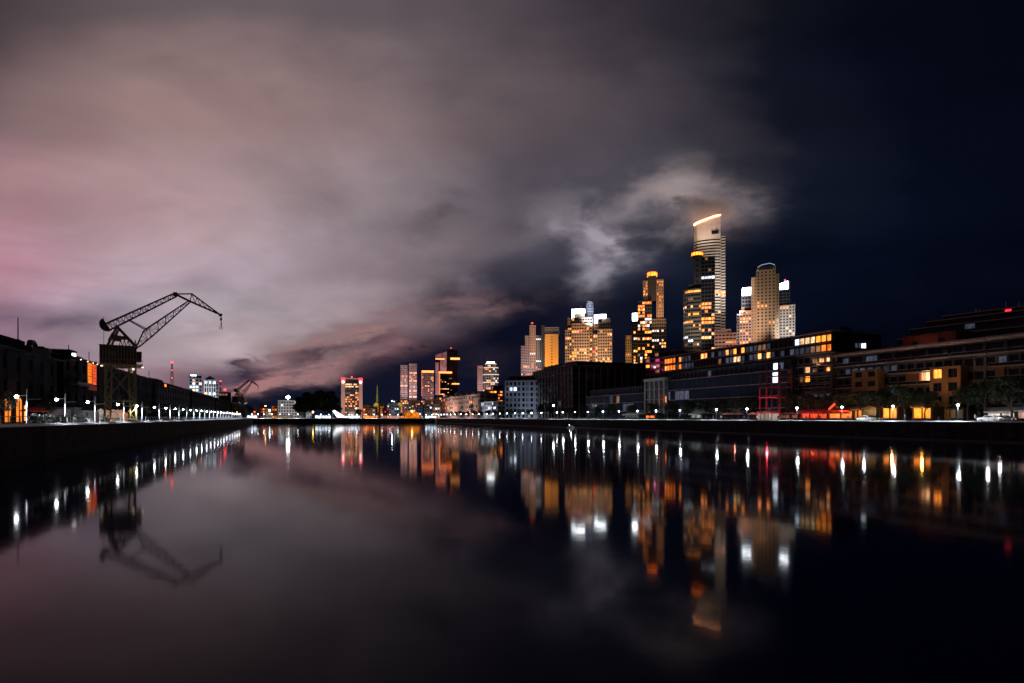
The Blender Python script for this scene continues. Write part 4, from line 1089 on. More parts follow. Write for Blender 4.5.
# ================================================================== old brick warehouses on the left bank
def warehouses():
    spans = [(20, 148, 13.9, 'nearest dark brick warehouse with orange lit arched doorways at its foot', 91),
             (152, 240, 15.4, 'dark brick warehouse with a tall orange lit stair window beside the crane', 92),
             (248, 330, 15.4, 'dark brick warehouse beyond the large crane, its roofline unbroken', 93),
             (338, 440, 15.4, 'long dark brick warehouse in front of the floodlit white offices', 94),
             (448, 560, 15.4, 'last dark brick warehouse before the small far crane', 95),
             (590, 760, 14.0, 'dim warehouse beyond the far end of the dock behind the small crane', 96)]
    for (s0, s1, H, lab, seed) in spans:
        b = Bld('warehouse', lab, 'warehouse', dock(s0, -45, GZ), ROT_LEFT, cap=80, seed=seed,
                lit=[(0,260,330,420,.012,[W_DIM])])
        L = s1 - s0
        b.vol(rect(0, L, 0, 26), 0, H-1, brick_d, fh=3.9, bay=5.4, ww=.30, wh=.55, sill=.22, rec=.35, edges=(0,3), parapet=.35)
        g = MB()   # hipped slate roof behind a small eave
        y0, y1, zt, zr = -.8, 26.8, H-.62, H + 1.9
        a = [(-.8,y0,zt),(L+.8,y0,zt),(L+.8,y1,zt),(-.8,y1,zt)]; r0, r1 = (9,13,zr), (L-9,13,zr)
        g.poly([a[0],a[1],r1,r0], slate); g.poly([a[1],a[2],r1], slate); g.poly([a[2],a[3],r0,r1], slate); g.poly([a[3],a[0],r0], slate)
        g.box(-.8, L+.8, y0-.2, y1+.2, zt-.35, zt-.01, slate); b.part('roof', g)
        g = MB()
        for i in range(int(L/14)):
            x = 6 + i*14; g.box(x, x+1.1, 10, 11.2, H+.5, H+3.0, brick_d)
        b.part('chimney', g)
        def P(px, y=0.0): return s_at(px, -45 - y) - s0
        if seed == 91:
            ar = glow('orange doorway light', (1.0,.26,.03), .95, .35, .5)
            for (pa, pb, top) in ((4, 10, 401), (15.5, 21, 401)):
                x0, x1 = P(pa), P(pb); d = d_at(pa, -45); z1 = ZP(top, d)-GZ; xm, r = (x0+x1)/2, (x1-x0)/2
                g = MB(); pts = [(x0,-.12,.2),(x1,-.12,.2)] + [(xm+r*math.cos(math.pi*i/8), -.12, z1+r*.55*math.sin(math.pi*i/8)) for i in range(9)]
                g.poly(pts, ar); g.box(xm-.12, xm+.12, -.2, -.13, .2, z1, steel_d); b.part('doorway', g)
                b.flood(xm, -4.5, 3.5, xm, 3, 2.5, (1,.35,.08), 220, 140, .3)
            g = MB(); g.box(P(23.5), P(26), -.2, -.1, .4, 3.2, W_WARM); b.part('window', g)
            # taller attic, curved roof cowls and a mast
            g = MB(); z = H+.32
            g.prism([(P(-25,5),5),(P(25,5),5),(P(25,5),22),(P(-25,5),22)], z, z+2.5, slate); g.prism([(P(-25,5)+2,7),(P(12,7),7),(P(12,7),18),(P(-25,5)+2,18)], z+2.51, z+3.1, slate); b.part('attic', g)
            g = MB(); g.prism([(P(27,5)+.3,5.2),(P(58,5),5.2),(P(58,5),20),(P(27,5)+.3,20)], z, [z+1.9,z+.9,z+.9,z+1.9], slate); b.part('roof_ridge', g)
            g = MB(); g.box(P(30,1), P(50,1), .8, 1.2, H-.5, H+.95, surf('pale grey attic wall', (.14,.14,.17), .8, .2, .3)); b.part('attic_wall', g)
            for pa, pb, zz in ((27.5, 36, 3.9), (43, 51.5, 3.1)):
                g = MB(); yy = 8; x0 = P(pa, yy); w = (P(pb, yy)-x0); z = H + .6
                pts = [(x0+w*.18, yy, z), (x0+w*.18, yy, z+zz-1.3), (x0+w*.32, yy, z+zz-.55), (x0+w*.62, yy, z+zz-.45), (x0+w*.98, yy, z+zz-1.1)]
                g.tube(pts, [.45, .5, .62, .62, .45], surf('zinc roof cowl', (.09,.095,.11), .5, .2, .5), 10); b.part('roof_cowl', g)
            g = MB(); xx = P(18, 10); g.tube([(xx, 10, H+2.5), (xx, 10, H+9.3)], [.14, .09], steel_w, 6); b.part('mast', g)
        if seed == 92:
            st = glow('orange stair light', (1.0,.20,.01), 1.0, .5, .7); st3 = glow('deep orange stair light', (1.0,.09,.01), .75, .7, .8); st2 = glow('red stair light', (1.0,.03,.01), .35, .8, 1.0)
            for (pa, pb, yt, yb, m) in ((87.2, 90.8, 362, 383, st), (91.8, 95.6, 364, 384.5, st3), (87.6, 95.8, 385.5, 389.5, st2)):
                d = d_at(pa, -45); g = MB(); g.box(P(pa), P(pb), -.2, -.1, ZP(yb, d)-GZ, ZP(yt, d)-GZ, m)
                for i in range(1, 6): zz = (ZP(yb, d)-GZ) + (ZP(yt, d)-ZP(yb, d))*i/6; g.box(P(pa), P(pb), -.26, -.205, zz-.06, zz+.06, steel_d)
                b.part('stair_window', g)
            g = MB(); g.box(P(71), P(71)+.9, -.7, -.15, H-.9, H+.2, glow('eave lamp', (.9,.95,1.0), 3.0)); b.part('lamp', g)
            for px in (76, 83, 88.5, 93, 98, 103):
                g = MB(); g.ball((P(px), -.9, H-.9), .16, glow('eave festoon lamp', (1,.9,.75), 5.0), 6, 4); g.bar((P(px), -.9, H-.8), (P(px), -.2, H-.6), .06, steel_d); b.part('lamp', g)
            g = MB(); g.box(P(70,6), P(77,6), 6, 12, H+.5, H+3.0, brick_d); g.box(P(78,7), P(83,7), 7, 11, H+.5, H+2.2, steel_d); b.part('roof_plant', g)
            for px, h in ((66, 4.0), (68.5, 5.5), (89, 5.5), (96, 3.4)):
                g = MB(); g.tube([(P(px,10), 10, H+.8), (P(px,10), 10, H+h)], .09, steel_d, 6); g.bar((P(px,10)-.6, 10, H+h*.8), (P(px,10)+.6, 10, H+h*.8), .08, steel_d); b.part('antenna', g)
            g = MB(); g.box(P(66), P(82), -2.2, -.1, 8.4, 9.0, surf('pale canopy', (.16,.17,.2), .6, .2, .4)); b.part('canopy', g)
        if seed == 93:
            g = MB(); g.tube([(P(149,9), 9, H+.8), (P(149,9), 9, H+5.5)], .12, steel_d, 6); b.part('antenna', g)
            g = MB(); g.box(P(151.5,8), P(153,8), 8, 10, H+.6, H+2.6, steel_d); g.box(P(156,6), P(163,6), 6, 14, H+.6, H+2.2, brick_d); b.part('roof_plant', g)
            g = MB(); g.box(P(164.3), P(165.3), -.4, -.1, H-2, H-.5, W_ORNG); b.part('window', g)
        b.finish()
warehouses()

# ================================================================== harbour cranes
def lattice(g, p, q, w0, w1, h0, h1, m, n=12, c=.16, dg=.09):
    """four chords and zigzag bracing from p to q; w is the width across y, h the depth in the plane of the jib"""
    p, q = Vector(p), Vector(q); d = (q-p).normalized(); up = Vector((0,1,0)).cross(d).normalized()
    if up.z < 0: up = -up
    def corner(t, i, j):
        c_ = p.lerp(q, t); w = w0 + (w1-w0)*t; h = h0 + (h1-h0)*t
        return c_ + Vector((0, (i-.5)*w, 0)) + up*((j-.5)*h)
    for i in (0,1):
        for j in (0,1): g.bar(corner(0,i,j), corner(1,i,j), c, m)
    for s in range(n):
        a, b = s/n, (s+1)/n
        for i in (0,1):
            g.bar(corner(a,i,s % 2), corner(b,i,1 - s % 2), dg, m); g.bar(corner(a,i,0), corner(a,i,1), dg, m)
        for j in (0,1):
            g.bar(corner(a,s % 2,j), corner(b,1 - s % 2,j), dg, m); g.bar(corner(a,0,j), corner(a,1,j), dg, m)
def make_crane(label):
    d = 130.0; px0 = 120.0; k0 = (px0-512)/F; az = math.atan(k0); ca, sa = math.cos(az), math.sin(az); k = d/F*ca
    o = thing('harbour_crane', (XP(px0, d), d, GZ), -az, label, 'crane', 'harbour cranes on the left quay')
    X = lambda px: d*((px-512)/F-k0)/(ca+(px-512)/F*sa)
    Z = lambda py: ZP(py, d) - GZ
    P = lambda px, y, py: (X(px), y, CAM_Z + (HZ-py)*(d-X(px)*sa)/F - GZ)
    W = 3.6
    g = MB(); zt = Z(366.5)
    for y in (-W, W):
        for (a, b_) in ((104.5, 106.5), (136, 134)):
            g.bar((X(a), y, 0.5), (X(b_), y, zt), .32, ochre); g.bar((X(a)+(1.1 if a < 120 else -1.1), y, 0.5), (X(b_)+(1.0 if a < 120 else -1.0), y, zt), .24, ochre)
            for i in range(9):
                z0, z1 = .5+(zt-.5)*i/9, .5+(zt-.5)*(i+1)/9; xa = X(a)+(X(b_)-X(a))*i/9; xb = X(a)+(X(b_)-X(a))*(i+1)/9; s = 1.05 if a < 120 else -1.05
                g.bar((xa + (s if i % 2 else 0), y, z0), (xb + (0 if i % 2 else s), y, z1), .10, ochre)
        for z in (.7, Z(401), zt): g.bar((X(104.5), y, z), (X(136), y, z), .30, ochre)
        for (za, zb) in ((Z(401), zt),):
            zm = (za+zb)/2
            for (a0, a1, b0, b1) in ((X(105), za, X(120), zm), (X(135.5), za, X(120), zm), (X(120), zm, X(106), zb), (X(120), zm, X(134), zb)):
                g.bar((a0, y, a1), (b0, y, b1), .17, ochre)
            for sx in (106, 134): g.bar((X(sx), y, zm), (X(120), y, zb), .13, ochre)
        g.bar(P(104.5, y, 401), P(112, y, 412), .16, ochre); g.bar(P(136, y, 401), P(128, y, 412), .16, ochre)
    for x in (104.5, 136): g.bar((X(x), -W, Z(401)), (X(x), W, Z(401)), .25, ochre); g.bar((X(x), -W, .7), (X(x), W, .7), .3, ochre); g.bar((X(x), -W, Z(401)), (X(x), W, zt), .14, ochre); g.bar((X(x), W, Z(401)), (X(x), -W, zt), .14, ochre)
    link('portal', g.mesh('portal'), o)
    for y in (-W, W):
        for x in (104.5, 136):
            g = MB(); g.box(X(x)-1.0, X(x)+1.0, y-.3, y+.3, .25, .55, steel_d)
            for s in (-.55, .55): g.tube([(X(x)+s, y-.18, .30), (X(x)+s, y+.18, .30)], .28, steel_d, 10)
            link('wheel_bogie', g.mesh('wheel_bogie'), o)
    g = MB(); g.box(X(101), X(142), -4, 4, zt+.02, zt+.35, rust)
    for y in (-4, 4):
        g.bar((X(101), y, zt+1.3), (X(142), y, zt+1.3), .07, rust)
        for i in range(10): x = X(101)+(X(142)-X(101))*i/9; g.bar((x, y, zt+.35), (x, y, zt+1.3), .06, rust)
    link('platform', g.mesh('platform'), o)
    g = MB(); zc0, zc1 = zt+.36, Z(347.3)
    g.box(X(100), X(136), -2.6, 2.6, zc0, zc1, cabin_m); g.box(X(99.4), X(136.6), -2.8, 2.8, zc1+.01, zc1+.2, rust)
    for i in range(13): x = X(100)+(X(136)-X(100))*i/12; g.box(x-.06, x+.06, -2.68, -2.61, zc0, zc1, rust)
    cab = link('machinery_cabin', g.mesh('machinery_cabin'), o)
    for (x0, x1) in ((108, 111), (113, 116)):
        w = MB(); w.box(X(x0), X(x1), -2.75, -2.69, Z(356.5), Z(352.5), surf('pale cabin glass', (.18,.19,.22), .2, .2, .5)); link('window', w.mesh('window'), cab)
    g = MB(); g.box(X(136.7), X(141.4), -1.4, 1.4, Z(361), Z(352), cabin_m); g.box(X(136.7), X(141.8), -1.5, 1.5, Z(352)+.01, Z(351.2), rust)
    dc = link('driver_cabin', g.mesh('driver_cabin'), o)
    w = MB(); w.box(X(141.4), X(141.4)+.05, -1.1, 1.1, Z(357.5), Z(353), glass_d); link('window', w.mesh('window'), dc)
    g = MB()
    for x in (101, 141): g.bar((X(x), -4.05, zt-.3), (X(x)+.4, -4.05, zt-.3), .22, glow('crane work lamp', (1,.86,.55), 2.0)); 
    g.bar(P(132, -4.05, 370.5), P(134, -4.05, 370.5), .35, MATS['crane work lamp']); link('work_lamp', g.mesh('work_lamp'), o)
    # tower frame over the cabin
    pv = P(117, 0, 326.5)
    g = MB()
    for y in (-1.4, 1.4):
        t = (pv[0], y*.6, pv[2])
        g.bar((X(107), y, zc1), t, .34, rust); g.bar((X(111), y, zc1), P(118.5, y*.6, 330), .26, rust); g.bar((X(137.5), y, zc1), t, .42, rust)
        g.bar(P(110, y, 338), P(128, y, 338), .5, rust)
        g.bar(P(108, y, 341), P(112, y, 334), .16, rust); g.bar(P(113, y, 337), P(117, y, 331), .14, rust)
        for i in range(5): x = 119 + i*3.6; g.bar((X(x), y, zc1), (X(x+1.8), y, Z(339.5)), .10, rust); g.bar((X(x+1.8), y, Z(339.5)), (X(x+3.6), y, zc1), .10, rust)
    for pz in (Z(340), Z(334), Z(329)): g.bar((X(112), -1.2, pz), (X(112), 1.2, pz), .14, rust)
    g.box(X(113), X(121), -1.0, 1.0, Z(341), Z(336), rust)
    link('mast_frame', g.mesh('mast_frame'), o)
    # counterweight: a thick half disc on the tail of the back arm
    g = MB(); c = (X(107), Z(325.5)); rr = 7.6*k; n = 14
    prof = [(c[0] + rr*math.cos(math.radians(122 + 176*i/n)), c[1] + rr*math.sin(math.radians(122 + 176*i/n))) for i in range(n+1)]
    m_ = len(prof); b0 = len(g.v)
    for y in (-1.1, 1.1): g.v += [(p[0], y, p[1]) for p in prof]
    g.f.append(tuple(b0+i for i in range(m_))); g.mi.append(g._m(surf('brown iron counterweight', (.11,.065,.03), .7, .4, .6)))
    g.f.append(tuple(b0+m_+i for i in range(m_))[::-1]); g.mi.append(0)
    for i in range(m_): j = (i+1) % m_; g.f.append((b0+j, b0+i, b0+m_+i, b0+m_+j)); g.mi.append(0)
    link('counterweight', g.mesh('counterweight'), o)
    g = MB(); lattice(g, P(106.5, 0, 327.5), P(176, 0, 294.6), 1.9, 1.0, 1.55, .85, rust, 18, .20, .09)
    link('back_arm', g.mesh('back_arm'), o)
    g = MB()
    for y in (-.9, .9): g.bar(P(128, y, 319.6), P(148, y*1.4, 330.5), .2, rust)
    link('luffing_link', g.mesh('luffing_link'), o)
    g = MB(); lattice(g, P(137.8, 0, 346.5), P(148, 0, 333.5), 1.2, 2.4, .5, 2.0, rust, 3, .20, .08)
    lattice(g, P(148, 0, 333.5), P(190, 0, 301), 2.4, .7, 2.0, .45, rust, 11, .20, .08)
    link('jib', g.mesh('jib'), o)
    g = MB()
    for y in (-.45, .45):
        A, B_, D, E = P(175, y, 294), P(190, y, 301.3), P(191.8, y, 293.8), P(220.8, y*.5, 315)
        g.bar(A, B_, .28, rust); g.bar(B_, E, .26, rust); g.bar(A, D, .14, rust); g.bar(D, E, .15, rust); g.bar(D, B_, .16, rust)
        for i in range(1, 6):
            t0, t1 = i/6, (i-.5)/6
            a = Vector(B_).lerp(Vector(E), t0); b_ = Vector(D).lerp(Vector(E), t0); c_ = Vector(D).lerp(Vector(E), (i-1)/6)
            g.bar(a, b_, .09, rust); g.bar(a, c_, .08, rust)
    q = P(175.3,0,294.3); g.box(q[0]-.4, q[0]+.4, -.7, .7, q[2]-.4, q[2]+.4, rust); q = P(220.5,0,315); g.box(q[0]-.35, q[0]+.35, -.4, .4, q[2]-.3, q[2]+.3, rust)
    for i in range(1, 8): t = i/8; a = Vector(P(190,0,301.3)).lerp(Vector(P(220.8,0,315)), t); g.bar(a+Vector((0,-.45*(1-t*.5),0)), a+Vector((0,.45*(1-t*.5),0)), .09, rust)
    link('fly_jib', g.mesh('fly_jib'), o)
    g = MB(); g.bar(P(221, 0, 316), P(221, 0, 320.5), .07, steel_d); q = P(221,0,319); g.box(q[0]-.2, q[0]+.2, -.25, .25, q[2]-.35, q[2]+.35, steel_d)
    g.tube([P(221, 0, 320.4), (X(221)+.25, 0, Z(321.4)), P(221, 0, 322.2), (X(221)-.3, 0, Z(321.6))], .09, steel_d, 6); link('hook', g.mesh('hook'), o)
    g = MB(); g.bar((X(104), -2, zc1), P(104, -2, 318), .08, steel_d); link('rod', g.mesh('rod'), o)
    return o
crane = make_crane('tall level-luffing harbour crane on a yellow portal, its long jib reaching over the left quay')
c2 = copy_tree(crane)
c2.location = (XP(238.5, 440), 440, GZ); c2.rotation_euler = (0, 0, R(72))
c2['label'] = 'small-looking distant harbour crane at the far end of the left warehouses'

# ================================================================== other lit buildings on the left and far shore
def left_offices():
    b = Bld.facing('office_building', 'floodlit white office block with a bright sign band, left of the gabled one', 'office building', 195.5, 640, cap=80, seed=101,
       lit=[(188,203,379,392,.6,[W_PALE,W_WHITE,W_AMBER])])
    X, Z = b.X, b.Z
    b.vol(rect(X(189), X(202), 0, 18), 0, Z(375.5), conc_grey, fh=3.6, bay=3.4, ww=.72, wh=.6, edges=(0,), parapet=.4)
    g = MB(); g.box(X(190.5), X(196.5), -.3, -.05, Z(376.3), Z(374.6), glow('white roof sign', (.85,.92,1.0), 2.0)); b.part('lit_sign', g)
    b.flood(X(195), -20, Z(392), X(195), 0, Z(381), (.9,.95,1.0), 14000, 110, .4)
    b.finish()
    b = Bld.facing('office_building', 'floodlit white block with tall columns and a dark gabled roof behind the warehouses', 'office building', 210.5, 600, cap=60, seed=102,
       lit=[(203,218,380,397,.22,[W_PALE,W_WHITE])])
    X, Z = b.X, b.Z
    b.vol(rect(X(204), X(216), 0, 18), 0, Z(381), conc_dark, fh=3.8, bay=3.2, ww=.7, wh=.7, edges=(0,), parapet=.3)
    for i in range(6):
        x = X(204.3) + (X(215.7)-X(204.3))*i/5; g = MB(); g.box(x-.35, x+.35, -.8, -.12, 0, Z(380.6), white_p); b.part('column', g)
    g = MB(); g.box(X(203.6), X(216.4), -.9, 18.3, Z(380.5), Z(379.7), white_p); g.box(X(203.8), X(216.2), -.85, -.13, Z(387.6), Z(386.8), white_p); b.part('cornice', g)
    g = MB(); a, c_, e = X(203.8), X(216.2), X(210); zz, zt = Z(379.6), Z(375.8)
    b0 = len(g.v); g.v += [(a,-1,zz),(c_,-1,zz),(e,-1,zt),(a,18,zz),(c_,18,zz),(e,18,zt)]
    for f in ((0,1,2),(3,5,4),(0,3,4,1),(1,4,5,2),(2,5,3,0)): g.f.append(f); g.mi.append(g._m(slate))
    b.part('roof', g)
    b.vol(rect(X(216.3), X(218.5), 2, 14), 0, Z(383), conc_grey, fh=3.6, bay=3.2, ww=.6, wh=.5, edges=(0,), parapet=.3)
    b.flood(X(210), -16, Z(398), X(210), 0, Z(388), (.85,.92,1.0), 17000, 120, .4)
    b.finish()
    b = Bld.facing('apartment_building', 'dark low block with pale windows right of the gabled floodlit one', 'apartment block', 223, 640, cap=30, seed=103,
       lit=[(218,232,390,399,.4,[W_DIM,W_WHITE])])
    b.vol(rect(b.X(218.8), b.X(231), 0, 14), 0, b.Z(393), conc_dark, fh=3.5, bay=3.3, edges=(0,)); b.finish()
    # lattice masts with red lights
    def mast(px, pt, d, lab, r, w=1.6, arms=3):
        o = thing('radio_mast', (XP(px, d), d, GZ), 0, lab, 'mast', 'masts with red lights behind the warehouses')
        h = ZP(pt, d) - GZ; g = MB(); ws = surf('red and grey mast steel', (.12,.07,.07), .6, .2, .1)
        for i, (sx, sy) in enumerate(((-1,-1),(1,-1),(1,1),(-1,1))): g.bar((sx*w, sy*w, 0), (sx*.25, sy*.25, h), .28, ws)
        n = 14
        for i in range(n):
            a, b_ = i/n, (i+1)/n; wa, wb = w+(.25-w)*a, w+(.25-w)*b_
            for (ax, ay, bx, by) in ((-1,-1,1,-1),(1,-1,1,1),(1,1,-1,1),(-1,1,-1,-1)): g.bar((ax*wa, ay*wa, h*a), (bx*wb, by*wb, h*b_), .14, ws)
        link('lattice', g.mesh('lattice'), o)
        for j in range(arms):
            g = MB(); g.ball((0, 0, h*(1 - j*.14) + r*.6), r*(1 if j == 0 else .6), RED_L); link('beacon', g.mesh('beacon'), o)
    mast(172, 363, 620, 'tall lattice radio mast with bright red lights behind the warehouses', 1.2, 3.4)
    mast(220.5, 381.5, 700, 'shorter radio mast with a faint red light right of the gabled block', .9, 1.6, 2)
    mast(225, 390.5, 760, 'lowest radio mast with a broad red glow near the small crane', 1.6, 1.6, 1)
left_offices()

def far_shore():
    # grid building with the bright lamp on its roof
    b = Bld.facing('office_building', 'grey gridded block under a dazzling white rooftop lamp across the far quay', 'office building', 288, 720, cap=90, seed=111,
       lit=[(278,298,399,413,.35,[W_WHITE,W_DIMB])])
    X, Z = b.X, b.Z
    b.vol(rect(X(278), X(297), 0, 16), 0, Z(401), conc_pale, fh=3.6, bay=3.4, ww=.6, wh=.55, edges=(0,))
    g = MB(); g.bar((X(288), 2, Z(401)), (X(288), 2, Z(398.8)), .4, steel_w); g.ball((X(288), 1, Z(397.3)), 2.3, glow('rooftop lamp', (.9,.95,1.0), 40.0), 10, 6, .75); b.part('lamp', g)
    b.flood(X(288), -26, 2, X(288), 0, 10, (.95,.95,1.0), 16000, 120, .4)
    b.finish()
    # low town of small buildings
    r = random.Random(77); pal = [conc_grey, conc_pale, conc_rose, conc_warm, conc_dark, brick_o]
    red = glow('red shop light', (1.0,.04,.05), .9, .4, .3); org = glow('orange street light wall', (1.0,.35,.05), .8, .5, .2)
    grn = glow('greenish window light', (.45,.8,.55), .5, .4, .3)
    sets = {'red': [red, red, W_DIM, W_ORNG], 'mix': [W_PALE, W_WHITE, W_DIM, W_DIMB, W_WARM], 'org': [org, W_AMBER, W_ORNG, red], 'cool': [W_WHITE, W_DIMB, W_DIMB, grn], 'rose': [W_DIM, W_PALE, W_ORNG, W_WHITE]}
    spec = [ # x0, x1, top, distance, wall, light set, probability, description
     (246,252,413,640,4,'mix',.4,'low dark building with pale windows nearest the small crane'),
     (253,259,408,760,4,'red',.6,'small dark block with red lights, left of its taller red-lit neighbour'),
     (259.5,265,405.5,800,4,'red',.5,'taller dark block with red lights over the far quay'),
     (265.5,271,409,740,1,'mix',.5,'small pale block beside an orange lamp on the far shore'),
     (271.5,277,406,860,5,'org',.5,'narrow orange lit block left of the grey gridded one'),
     (299,306,412.5,700,4,'mix',.4,'low shed with pale lights right of the grey gridded block'),
     (306.5,312,413,690,0,'cool',.4,'low grey shed with cool lights in front of the big dark tree'),
     (363,370,406,900,5,'org',.8,'orange lit building at the right foot of the portal tower'),
     (370.5,375,409,880,1,'mix',.5,'pale low building left of the green spire'),
     (380,388,403.5,930,5,'org',.6,'orange brown building right of the green spire'),
     (384,391,408,820,4,'red',.7,'red lit shop building right of the yellow dome'),
     (391.5,397,400.5,980,0,'cool',.4,'blue grey block left of the slender pair'),
     (387,399,405,900,0,'cool',.5,'lower blue grey block with cool windows before its taller twin'),
     (402,411,402,1000,2,'rose',.5,'rose block at the foot of the slender pair'),
     (411.5,420,401,1020,3,'rose',.6,'warm lit block under the right slender tower'),
     (405,413,408,840,1,'mix',.5,'pale low building directly left of the orange tent'),
     (416,424,407,800,0,'cool',.5,'grey office with cool windows right above the orange tent'),
     (421,430,400.5,1050,2,'rose',.55,'rose block below the tower with the orange roof line'),
     (424.5,432,406,760,0,'mix',.55,'grey corner building at the dock end'),
     (431,441,399.5,980,2,'rose',.55,'rose block below the pink edged tower'),
     (432.5,440,404.5,720,1,'mix',.5,'pale terrace block beside the rose brown row'),
     (437,446,397.5,900,2,'rose',.6,'upper rose block behind the rose brown row'),
     (455,466,394,860,2,'rose',.5,'rear rose block rising over the middle of the rose brown row'),
     (467,478,396,800,3,'rose',.55,'rear warm block at the right end of the rose brown row')]
    for (x0, x1, top, d, w, st, pr, lab) in spec:
        c = (x0+x1)/2
        b = Bld.facing('town_building', lab, 'building', c, d, group='small buildings of the far shore', cap=40, seed=int(x0*7), turn=r.uniform(-12, 12),
            lit=[(0,1024,0,700,pr*.8,sets[st])])
        X, Z = b.X, b.Z
        b.vol(rect(X(x0), X(x1), 0, 14), 0, Z(top), pal[w], fh=3.8, bay=3.6, ww=.6, wh=.5, edges=(0,), parapet=.6)
        if r.random() < .6: b.box(rect(X(x0+1.2), X(x0+3.4), 4, 10), Z(top)+.62, Z(top)+3.4, pal[w])
        if r.random() < .5: antenna(b, X(x1-1.5), 6, Z(top)+.6, r.uniform(3, 6), w=.3)
        b.flood(0, -24, 1.5, 0, 0, 9, {'red':(1,.35,.3),'org':(1,.5,.2),'mix':(1,.85,.7),'cool':(.7,.8,1),'rose':(1,.68,.55)}[st], 5200, 130, .4)
        b.finish()
    # orange tent hall
    b = Bld.facing('marquee', 'low orange glowing tent hall with a pitched roof on the far quay', 'marquee', 412, 590, cap=20, seed=120)
    X, Z = b.X, b.Z
    om = glow('orange tent fabric light', (1.0,.24,.012), 1.3, .75, .35)
    pr = [(X(404.3), .0), (X(404.3), Z(412.5)), (X(409), Z(411)), (X(413), Z(410.2)), (X(418), Z(412.8)), (X(421), Z(415.5)), (X(421), 0)]
    g = MB(); n = len(pr); b0 = 0; g.v = [(p[0], 0, p[1]) for p in pr] + [(p[0], 14, p[1]) for p in pr]
    g.f.append(tuple(range(n-1, -1, -1))); g.f.append(tuple(range(n, 2*n))); g.mi += [g._m(om)]*2
    for i in range(n): j = (i+1) % n; g.f.append((i, j, n+j, n+i)); g.mi.append(0)
    b.part('tent_fabric', g)
    for i in range(5): x = X(404.6)+ (X(420.6)-X(404.6))*i/4; g = MB(); g.bar((x, -.3, 0), (x, -.3, Z(414 + (1.5 if i == 4 else 0))), .28, steel_d); b.part('post', g)
    g = MB(); g.ball((X(412), -.9, Z(411.2)), .9, LAMP_O); g.bar((X(412), -.9, Z(411.2)), (X(412), 0, Z(411.6)), .2, steel_d); b.part('lamp', g)
    b.finish()
    # white lit sail canopy and its low deck
    b = Bld.facing('sail_canopy', 'bright white lit sail canopy slanting down beside the portal tower', 'canopy', 339, 575, cap=5)
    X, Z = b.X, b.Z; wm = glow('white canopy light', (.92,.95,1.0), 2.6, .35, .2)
    g = MB()
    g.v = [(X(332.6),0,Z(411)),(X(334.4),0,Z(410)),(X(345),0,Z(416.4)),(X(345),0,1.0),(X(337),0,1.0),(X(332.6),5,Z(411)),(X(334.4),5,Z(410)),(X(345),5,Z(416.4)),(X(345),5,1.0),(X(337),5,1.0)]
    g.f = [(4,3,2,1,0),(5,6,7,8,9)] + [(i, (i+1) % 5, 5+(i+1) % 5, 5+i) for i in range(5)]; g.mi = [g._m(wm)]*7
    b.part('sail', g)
    g = MB(); g.bar((X(332.8), 2.5, 0), (X(332.8), 2.5, Z(410.2)), .3, steel_w); b.part('mast', g); b.finish()
    # glass fronted pavilions along the far promenade: pale strip of light
    for i, (x0, x1, st, lab) in enumerate(((247,257,'w','long glazed kiosk with pale light at the left end of the far quay'),(279,293,'d','low glazed kiosk beneath the grey gridded block'),
                 (315,331,'w','glazed waterside kiosk under the big dark tree'),(345,360,'w','glazed waterside kiosk beneath the portal tower'),(363,375,'o','kiosk with orange light beneath the orange building'),(381,398,'r','kiosk with rosy light below the green spire'),(425,436,'w','glazed kiosk at the right corner of the far quay'))):
        d = S_END/ (UX*(x0-512)/F + UY) + 22; b = Bld.facing('kiosk', lab, 'kiosk', (x0+x1)/2, d, cap=12, group='kiosks on the far quay')
        X = b.X; L = X(x1)-X(x0)
        m = {'w': W_WHITE, 'd': W_DIM, 'o': W_ORNG, 'r': glow('rosy kiosk light', (1.0,.35,.28), .9, .5, .4)}[st]
        b.vol(rect(-L/2, L/2, 0, 5), .15, 3.0, conc_dark, fh=2.85, bay=2.6, ww=.85, wh=.66, sill=.2, rec=.2, edges=(0,), dark=m, parapet=.2)
        g = MB(); g.box(-L/2-.4, L/2+.4, -1.0, 5.4, 3.21, 3.45, white_p); b.part('roof', g)
        b.finish()
far_shore()

# ================================================================== lamps
def make_lamp_left(label):
    o = thing('street_lamp', (0,0,0), 0, label, 'street lamp', 'white street lamps of the left quay')
    g = MB(); g.tube([(0,0,0),(0,0,.25),(0,0,.26),(0,0,4.55)], [.16,.16,.085,.06], steel_w, 8); link('pole', g.mesh('pole'), o)
    g = MB(); g.bar((0,0,3.78), (0,.95,3.72), .07, steel_w); g.bar((0,-.05,3.25), (0,-1.0,3.32), .07, steel_w); g.box(-.10,.10,-1.35,-1.0,3.28,3.36, steel_w); link('arm', g.mesh('arm'), o)
    g = MB(); g.ball((0,1.05,3.62), .195, LAMP_W, 10, 6, .85); link('lamp_globe', g.mesh('lamp_globe'), o)
    g = MB(); g.tube([(0,1.05,3.83),(0,1.05,3.9)], [.2,.05], steel_d, 8); link('lamp_cap', g.mesh('lamp_cap'), o)
    return o
def make_lamp_right(label):
    o = thing('street_lamp', (0,0,0), 0, label, 'street lamp', 'white street lamps of the right quay')
    g = MB(); g.tube([(0,0,0),(0,0,.25),(0,0,.26),(0,0,3.5)], [.16,.16,.08,.06], steel_d, 8); link('pole', g.mesh('pole'), o)
    g = MB(); g.ball((0,0,3.72), .27, LAMP_R, 10, 6, .85); link('lamp_globe', g.mesh('lamp_globe'), o)
    g = MB(); g.tube([(0,0,3.97),(0,0,4.1)], [.24,.05], steel_d, 8); link('lamp_cap', g.mesh('lamp_cap'), o)
    return o
